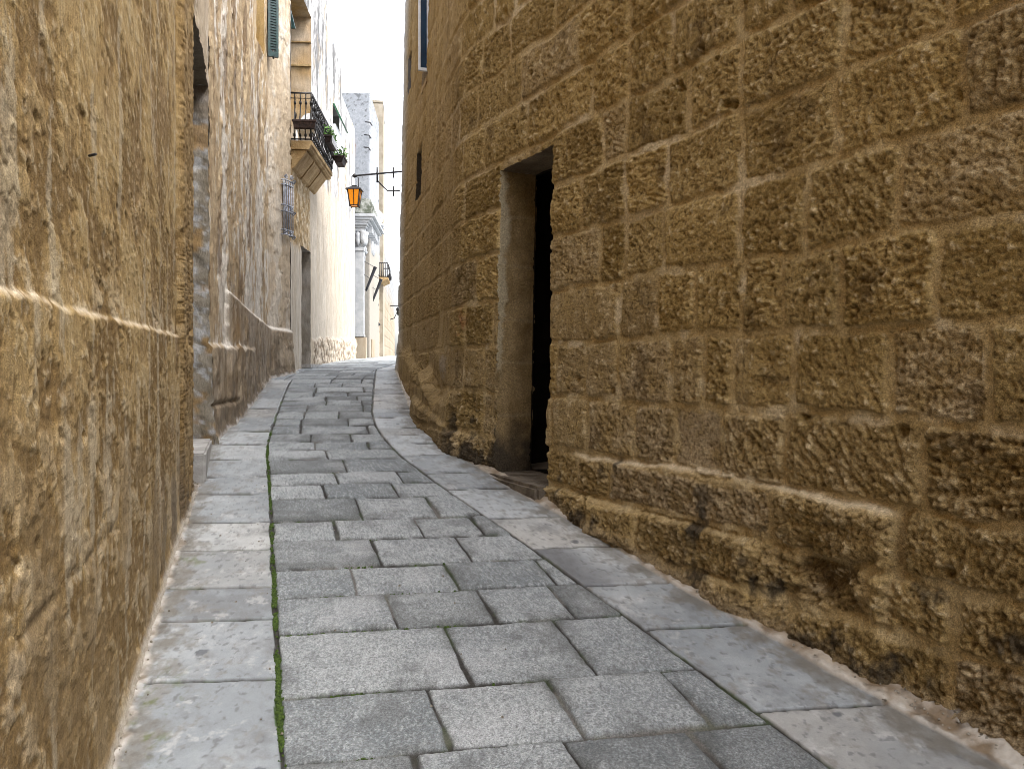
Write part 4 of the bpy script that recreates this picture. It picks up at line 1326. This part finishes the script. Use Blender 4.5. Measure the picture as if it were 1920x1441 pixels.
KW = lambda Y: np.interp(Y, [0, 2.5, 4.5, 6.5, 10], [.16, .145, .10, .06, .02])
r_ = random.Random(3)
rows = list(ROWL)
while rows[0] > -9:
    rows.insert(0, rows[0] - r_.uniform(.3, .42))
while rows[-1] < 40:
    rows.append(rows[-1] + r_.uniform(.24, .36))
rows = np.array(rows)
RJ = {0: ((776, 1425), (1065, 1400), (1320, 1400)), 1: ((824, 1350), (1060, 1326), (1287, 1307)), 2: ((859, 1226), (1076, 1210)), 3: ((735, 1145), (913, 1135), (1055, 1128)),
      4: ((663, 1090), (849, 1083), (1025, 1073)), 5: ((708, 1040), (871, 1030)), 6: ((629, 993), (782, 983), (892, 981)), 7: ((672, 950), (809, 947)), 8: ((608, 921), (739, 916)),
      9: ((631, 896), (749, 893)), 10: ((646, 871),), 11: ((613, 852),), 12: ((590, 836), (690, 834))}
i0 = int(np.argmin(np.abs(rows - ROWL[0])))
rjoint = []
for i in range(len(rows)):
    k = i - i0 + 0
    key = k + 1 if False else k
    L = []
    # row i spans rows[i]..rows[i+1]; photograph's row n lies beyond ROWL[n-1]
    n = k + 1
    if n in RJ and n >= 0:
        for x, y in RJ[n]:
            X, Y = pg(x, y); L.append(X - float(XL(Y)))
    else:
        w = r_.uniform(.2, .5)
        if n == 0:
            L = []
            for x, y in RJ[0]:
                X, Y = pg(x, y); L.append(X - float(XL(Y)))
        else:
            while w < 6:
                L.append(w); w += r_.uniform(.3, .62)
            if n > 12:
                L = [-.9, -.5, -.1] + L
    rjoint.append(np.array(sorted(L + [-99.0, 99.0])))
LJ = [pg(505, y)[1] for y in (1272, 1160, 1100, 1030, 978, 925, 893, 860, 832, 808, 783, 765, 748, 730, 716)]
s_ = LJ[0]
LJ = sorted(LJ)
while LJ[0] > -9:
    LJ.insert(0, LJ[0] - r_.uniform(.4, .6))
LJ = np.array(LJ + [99.0])
RJs = [((1417, 1334)), (1208, 1180), (1094, 1099), (1000, 1029), (923, 972), (844, 918), (801, 888), (754, 854), (735, 832), (724, 816), (712, 803), (700, 783), (698, 774), (697, 767), (697, 752), (698, 739), (699, 730), (700, 720), (701, 712)]
RJr = sorted(pg(x, y)[1] for x, y in RJs)
while RJr[0] > -9:
    RJr.insert(0, RJr[0] - r_.uniform(.5, .8))
while RJr[-1] < 40:
    RJr.append(RJr[-1] + r_.uniform(.35, .55))
RJr = np.array(RJr)

ys = [-7.0]
while ys[-1] < 1.5:
    ys.append(ys[-1] + .08)
y = 1.5
while y < 40:
    ys.append(y); y += max(.0042, min(.0022 * y * y / 2.2, .05 if y < 14 else .25))
ys = np.array(ys)
NC = 620
uu = np.linspace(0, 1, NC)
xr_end = np.interp(ys, [-7, 10.6, 11.2, 12, 14, 16, 40], [0, 0, 1.2, 2.5, 6, 9, 9])
prx = np.interp(ys, PR.Y, PR.X)
xl_ = XWL(ys) - .10; xr_ = np.where(ys < 10.9, prx + .18, prx + .3)
XX = xl_[:, None] + (xr_ - xl_)[:, None] * uu[None, :]
YY = np.repeat(ys[:, None], NC, 1)
w1 = fbm(XX * 3, YY * 3, 3, 700) * .005 + fbm(XX * 18, YY * 18, 3, 702) * .0016
w2 = fbm(XX * 3 + 40, YY * 3, 3, 704) * .005 + fbm(XX * 18, YY * 18 + 30, 3, 706) * .0016
wL = XX - XL(YY) + w1
wR = XX - XR(YY) + w1
wO = XX - XO(YY) + w1 * 2
wW = XX - XWL(YY)
Yw = YY + w2
after = Yw > YEND
zoneL = (wL < 0) & ~after; zoneR = wR > 0
zoneR &= ~((YY > 11.0) & (XX > XO(YY) + 0))
zone = np.where(zoneL, 1, np.where(zoneR, 2, 0))
rc = Yw - KW(YY) * (XX - XL(YY))
ri = np.clip(np.searchsorted(rows, rc) - 1, 0, len(rows) - 2)
dr_ = np.minimum(rc - rows[ri], rows[ri + 1] - rc)
dj = np.full(XX.shape, 9.0); sid = np.zeros(XX.shape)
cxo = np.zeros(XX.shape)
for i in range(len(rows) - 1):
    mk = (ri == i)
    if not mk.any():
        continue
    j = rjoint[i]; k = np.clip(np.searchsorted(j, wL[mk]), 1, len(j) - 1)
    dj[mk] = np.minimum(wL[mk] - j[k - 1], j[k] - wL[mk]); sid[mk] = i * 97 + k
dC = np.minimum(np.minimum(dr_, dj), np.where(after, 9, np.abs(wL)))
dC = np.minimum(dC, np.where(YY < 11, np.abs(wR), 9))
lc = Yw - .06 * (XX - XL(YY)); li = np.clip(np.searchsorted(LJ, lc) - 1, 0, len(LJ) - 2)
dLs = np.minimum(np.minimum(lc - LJ[li], LJ[li + 1] - lc), np.abs(wL))
dLs = np.minimum(dLs, np.abs(Yw - YEND) + 0)
rcr = Yw - .10 * (XX - XR(YY)); rii = np.clip(np.searchsorted(RJr, rcr) - 1, 0, len(RJr) - 2)
dRs = np.minimum(np.minimum(rcr - RJr[rii], RJr[rii + 1] - rcr), np.abs(wR))
dd = np.where(zone == 0, dC, np.where(zone == 1, dLs, dRs))
pid = np.where(zone == 0, sid, np.where(zone == 1, 50000 + li, 70000 + rii)).astype(np.int64)
rr = lambda q: _hash(pid, np.full(pid.shape, q, np.int64), 91)
pxsz = np.clip(.0016 * YY * YY / 6, 0, .05)
# joint widths: wider moss-filled gutter left, hairline joints on the flags
jw = np.where(zone == 0, .0046 + .0080 * sm(.0, .5, fbm(XX * 2.2, YY * 2.2, 3, 710)), .0052 + .0006 * YY)
gL = np.abs(wL) < np.where(after, -1, .010 + .012 * fbm(YY * 4, YY * 0, 3, 712))
gR = np.abs(wR) < .006 + .004 * fbm(YY * 4, YY * 0 + 3, 3, 713)
stone = sm(jw * .6, jw + np.where(zone == 0, .005, .004), dd)
stone = np.where(gL | gR & (YY < 11), 0.0, stone)
big = fbm(XX * 1.5, YY * 1.5, 4, 714); med = fbm(XX * 9, YY * 9, 4, 716); fin = fbm(XX * 40, YY * 40, 3, 718)
fade = sm(8, 4, YY)
hC = (rr(1) - .5) * .010 + .005 * sm(0, .03, dd) + .002 * med + .0012 * fin * fade
hC -= .006 * sm(.5, 1, rr(2)) * sm(.12, 0, dr_)
hF = (rr(1) - .5) * .004 + .0018 * sm(0, .012, dd) + .0012 * med
H = np.where(zone == 0, hC, hF)
jfill = -.009 + .004 * fbm(XX * 30, YY * 30, 3, 720)
H = mix1(jfill, H, stone)
# fillets against the two walls
outR = sm(-.006, .012, wO) * (YY < 11)
prW = np.interp(YY, PR.Y, PR.X)
fR = np.clip((XX - XO(YY)) / np.maximum(prW - XO(YY), .05), 0, 1.4)
H = mix1(H, .010 + .04 * np.clip(fR, 0, 1) ** 1.5 + .008 * med + .004 * fin, outR)
H = np.where((XX > prW - .03) & (YY > 4.9) & (YY < 5.75), -.05, H)
outL = sm(.030, .004, wW + .022 * fbm(XX * 8, YY * 8, 3, 722)) * (YY < 17)
H = mix1(H, .006 + .008 * med + .02 * sm(.0, -.05, wW), outL)
ZZ = gz(YY) + H
# ---- colour
Cs = mix(np.array([.195, .220, .232]), np.array([.405, .432, .44]), np.clip(.45 + .5 * (rr(3) - .5) * 1.6 + .45 * big + .3 * med, 0, 1))
sp = fbm(XX * 95, YY * 95, 2, 730) * fade + fbm(XX * 50, YY * 30, 3, 731) * .6
Cs = mix(Cs, np.array([.15, .155, .16]), np.clip(.65 * sm(.1, .6, sp), 0, .8))
Cs = mix(Cs, np.array([.54, .555, .57]), .45 * sm(.1, .6, -sp))
dkst = (rr(4) > .76).astype(float)
for n_row, k_idx in ((5, 1), (7, 1), (10, 1), (3, 2), (0, 3)):
    dkst = np.maximum(dkst, (pid == (i0 + n_row - 1) * 97 + k_idx).astype(float))
edgew = sm(.14, .0, np.minimum(rc - rows[ri], dj) + .05 * med)
wet = np.clip(dkst * (.42 + .5 * edgew + .4 * big) + .55 * edgew * sm(.15, .6, big + .3 * med + .5 * (rr(12) - .5)), 0, .92)
Cs = mix(Cs, np.array([.085, .092, .092]), .75 * wet)
stn = sm(.1, .55, fbm(XX * 3.4, YY * 3.0, 6, 757, .68))
Cs = mix(Cs, np.array([.13, .138, .14]), .55 * stn)
Cs = mix(Cs, np.array([.50, .515, .53]), .35 * sm(.15, .6, fbm(XX * 2.1 + 5, YY * 2.1, 5, 758, .6)))
dirt = sm(.07, .0, dd) * sm(-.05, .5, fbm(XX * 5, YY * 5, 4, 733))
Cs = mix(Cs, np.array([.10, .105, .10]), .6 * dirt)
Cf = mix(np.array([.265, .290, .31]), np.array([.475, .502, .515]), np.clip(.5 + 1.1 * (rr(3) - .5) + .5 * big + .2 * med, 0, 1))
Cf = mix(Cf, np.array([.46, .41, .34]), .45 * sm(.55, .9, rr(5)) * (.6 + .5 * big))
Cf = mix(Cf, np.array([.16, .165, .17]), .6 * sm(.0, .7, fbm(XX * 4 + YY * 2, YY * 3 - XX, 6, 735, .7) + .3 * (rr(6) > .80) + .2 * sm(.07, 0, dd)))
scr = sm(.06, .0, np.abs(noise(XX * 9 + YY * 5, YY * 3 - XX * 2, 751))) * sm(.15, .5, fbm(XX * 3, YY * 3, 3, 752))
Cf = mix(Cf, np.array([.17, .175, .185]), .35 * scr)
Cf = mix(Cf, np.array([.60, .60, .59]), .4 * sm(.25, .6, fbm(XX * 7, YY * 7, 5, 753, .7)))
Cf = mix(Cf, np.array([.20, .185, .16]), .6 * sm(.0, .55, fbm(XX * 11, YY * 9, 5, 754, .7) + .5 * sm(.22, .02, np.minimum(np.abs(wO), np.abs(wW))) - .15))
pt_ = fbm(XX * 30, YY * 26, 3, 755)
Cf = mix(Cf, np.array([.13, .135, .14]), .6 * sm(.42, .6, pt_) * fade)
grm = sm(-.1, .5, fbm(XX * 6, YY * 5, 5, 763, .68) + .55 * sm(.16, .0, np.minimum(np.abs(wO), np.abs(wW - .02))) - .15)
Cf = mix(Cf, np.array([.135, .12, .095]), .6 * grm * sm(.30, .05, np.minimum(np.abs(wO), np.abs(wW))))
gw, gc = worley(XX * 3.2, YY * 3.2, 737)
gum = sm(.075, .055, gw + .04 * med + .02 * fin) * (gc > .86)
Cf = mix(Cf, np.array([.10, .11, .125]), .8 * gum)
kd = np.searchsorted(RJr, pg(1050, 1045)[1] - .10 * (pg(1050, 1045)[0] - float(XR(pg(1050, 1045)[1])))) - 1
dk_ = ((zone == 2) & (rii == kd)) * sm(.34, .05, wR + .1 * big)
Cf = mix(Cf, np.array([.13, .135, .145]), .8 * dk_)
C = mix(Cs, Cf, (zone > 0).astype(float))
# moss, dark grit and pale mortar in the joints
moss = sm(-.02, .35, fbm(XX * 6, YY * 4, 4, 740)) * sm(9.5, 8, YY)
Cj = mix(np.array([.028, .025, .021]), np.array([.050, .085, .018]), np.clip(moss * (gL + .45), 0, 1))
pm_ = sm(.15, .4, fbm(XX * 1.8 + 7, YY * 1.8, 3, 742)) * (1 - gL)
Cj = mix(Cj, np.array([.25, .235, .215]), .5 * pm_)
C = mix(Cj, C, stone)
mp = sm(.12, .6, fbm(XX * 14, YY * 11, 6, 744, .72)) * sm(.28, .08, wW) * bump1(YY, 2.6, .35) * (zone == 1)
C = mix(C, np.array([.10, .125, .03]), .8 * mp)
mp2 = sm(.2, .5, fbm(XX * 12, YY * 9, 4, 745)) * sm(.30, .12, wW) * bump1(YY, 3.95, .10) * (zone == 1)
C = mix(C, np.array([.16, .19, .10]), .6 * mp2)
C = mix(C, mix(np.array([.20, .145, .09]), np.array([.40, .34, .27]), np.clip(.5 + med + .4 * big, 0, 1)), outR)
C = mix(C, np.array([.50, .47, .42]), outR * np.clip(sm(.30, .05, fR) * .6 + sm(2.9, 2.5, YY) * .6, 0, 1) * sm(-.5, .2, med + .5 * big))
C = mix(C, np.array([.085, .065, .045]), .75 * outR * sm(.0, .5, fbm(XX * 8, YY * 8, 5, 760, .68) + .5 * sm(.55, 1.0, fR) - .1))
C = mix(C, np.array([.09, .08, .065]), .6 * sm(.0, .5, fbm(XX * 9, YY * 7, 5, 761, .68) + .5 * sm(.10, -.02, wW) - .25) * (YY < 10) * sm(.2, .02, wW))
C = mix(C, mix(np.array([.20, .165, .125]), np.array([.46, .43, .39]), np.clip(.45 + 1.2 * med + .5 * fin, 0, 1)), outL)
V = np.stack([XX, YY, ZZ], -1).reshape(-1, 3); C = C.reshape(-1, 3)
idx = np.arange(len(V)).reshape(XX.shape)
Q = np.stack([idx[:-1, :-1], idx[:-1, 1:], idx[1:, 1:], idx[1:, :-1]], -1)
zq = zone[:-1, :-1]
for zn, nm, mt in ((0, 'street', M_SETT), (1, 'pavement', M_FLAG), (2, 'pavement', M_FLAG)):
    o = np_mesh(nm, V, Q[zq == zn], mt, C)
    o['kind'] = 'structure'
# loose grit along the wall feet and moss tufts in the gutter joints
def scatter(name, pts, r0, r1, mat, flat, seed):
    r = random.Random(seed); m = MB()
    for (x, y, z) in pts:
        q = r.uniform(r0, r1); a = r.uniform(0, 6.28); k = r.choice((5, 6, 7))
        ring = [(x + q * r.uniform(.7, 1.2) * math.cos(a + 6.283 * i / k), y + q * r.uniform(.7, 1.2) * math.sin(a + 6.283 * i / k), z - q * .3) for i in range(k)]
        top = [(x + (p[0] - x) * .6, y + (p[1] - y) * .6, z + q * flat * r.uniform(.7, 1.2)) for p in ring]
        m.add(ring + top, [(i, (i + 1) % k, k + (i + 1) % k, k + i) for i in range(k)] + [tuple(range(k, 2 * k))], True)
    o = m.build(name, mat); o['kind'] = 'stuff'
    return o


r_ = random.Random(21)
pts = []
while len(pts) < 620:
    Y = 2.2 + 6.5 * r_.random() ** 1.6
    if 4.85 < Y < 5.75:
        continue
    a, b = float(XO(Y)), float(np.interp(Y, PR.Y, PR.X))
    f = min(1.0, abs(r_.gauss(.75, .35)))
    X = a + (b - a) * f
    pts.append((X, Y, float(gz(Y)) + .010 + .04 * f ** 1.5))
for k in range(110):
    Y = 2.2 + 4.0 * r_.random() ** 1.4
    X = float(XWL(Y)) + abs(r_.gauss(.0, .025)) - .02
    pts.append((X, Y, float(gz(Y)) + .010))
for k in range(70):
    Y = 2.4 + 4.0 * r_.random()
    pts.append((float(XL(Y)) + r_.uniform(-.4, 1.6) * (1 if r_.random() < .5 else .5), Y, float(gz(Y)) + .004))
scatter('grit', pts, .0016, .0065, mat_simple('grit_stone', (.11, .09, .065), (.34, .31, .26), 60, rough=.95), .7, 4)
pts = []
while len(pts) < 1500:
    Y = 2.25 + 4.6 * r_.random() ** 1.3
    if float(fbm(np.array([float(XL(Y)) * 6]), np.array([Y * 4]), 4, 740)[0]) < .02:
        if r_.random() < .93:
            continue
    pts.append((float(XL(Y)) + r_.gauss(0, .006), Y, float(gz(Y)) - .004))
for k in range(900):
    i = int(r_.randrange(i0 - 1, i0 + 10)); w = abs(r_.gauss(0, .28))
    if _hash(np.array([i]), np.array([int(w * 6)]), 17)[0] < .55:
        continue
    Y = float(rows[i]) ; X = float(XL(Y)) + w; Y = Y + float(KW(Y)) * w
    pts.append((X, Y + r_.gauss(0, .002), float(gz(Y)) - .006))
scatter('moss', pts, .0025, .0075, mat_simple('moss_cushions', (.022, .045, .006), (.07, .115, .018), 90, rough=.95, bump=.6), .9, 5)
# wide ground under everything
gy_ = np.concatenate([np.linspace(-150, -9, 6), np.linspace(-8, 30, 77), np.linspace(31, 140, 6), [400.0]])
gx_ = np.array([-400, -60, -20, -8, 0, 8, 20, 60, 400.0])
GX, GY = np.meshgrid(gx_, gy_, indexing='ij')
V = np.stack([GX, GY, gz(np.clip(GY, -40, 140)) - .06], -1).reshape(-1, 3)
idx = np.arange(len(V)).reshape(GX.shape)
o = np_mesh('ground', V, np.stack([idx[:-1, :-1], idx[1:, :-1], idx[1:, 1:], idx[:-1, 1:]], -1).reshape(-1, 4), M_EARTH)
o['kind'] = 'structure'

# ------------------------------------------------------------------ light, sky, camera
world = bpy.data.worlds.new('World'); SC.world = world; world.use_nodes = True
nt = world.node_tree; nt.nodes.clear()
wo = nt.nodes.new('ShaderNodeOutputWorld'); bg = nt.nodes.new('ShaderNodeBackground')
sky = nt.nodes.new('ShaderNodeTexSky'); sky.sky_type = 'NISHITA'; sky.sun_disc = False
EL, AZ = math.radians(58), math.radians(112)     # azimuth clockwise from +Y toward +X
sky.sun_elevation = EL; sky.sun_rotation = AZ
sky.air_density = 1.0; sky.dust_density = 4.0; sky.ozone_density = 1.0
hs = nt.nodes.new('ShaderNodeHueSaturation'); hs.inputs['Saturation'].default_value = .35
nt.links.new(sky.outputs[0], hs.inputs['Color']); nt.links.new(hs.outputs[0], bg.inputs[0])
bg.inputs[1].default_value = .15
nt.links.new(bg.outputs[0], wo.inputs[0])
sd = bpy.data.lights.new('sun', 'SUN'); sd.energy = .5; sd.angle = math.radians(25); sd.color = (1, .96, .9)
so = bpy.data.objects.new('sun', sd); COL.objects.link(so)
dirv = Vector((math.sin(AZ) * math.cos(EL), math.cos(AZ) * math.cos(EL), math.sin(EL)))
so.rotation_euler = (-dirv).to_track_quat('-Z', 'Y').to_euler(); so.location = dirv * 30

cd = bpy.data.cameras.new('camera'); cam = bpy.data.objects.new('camera', cd); COL.objects.link(cam)
cd.sensor_width = 36; cd.lens = 36 * F / 1920
cam.location = (0, 0, 0); cam.rotation_euler = (math.radians(90), 0, 0)
cd.shift_y = -(720.5 - HZ) / 1920
cd.clip_start = .05; cd.clip_end = 1000
SC.camera = cam
SC.view_settings.view_transform = 'Standard'; SC.view_settings.look = 'None'
SC.view_settings.exposure = 2.25; SC.view_settings.gamma = 1; SC.view_settings.use_curve_mapping = False
SC.cycles.use_denoising = True
SC.cycles.denoiser = 'OPENIMAGEDENOISE'; SC.cycles.denoising_input_passes = 'RGB_ALBEDO_NORMAL'; SC.cycles.denoising_prefilter = 'ACCURATE'
SC.cycles.filter_width = .9
SC.cycles.max_bounces = 8; SC.cycles.diffuse_bounces = 5
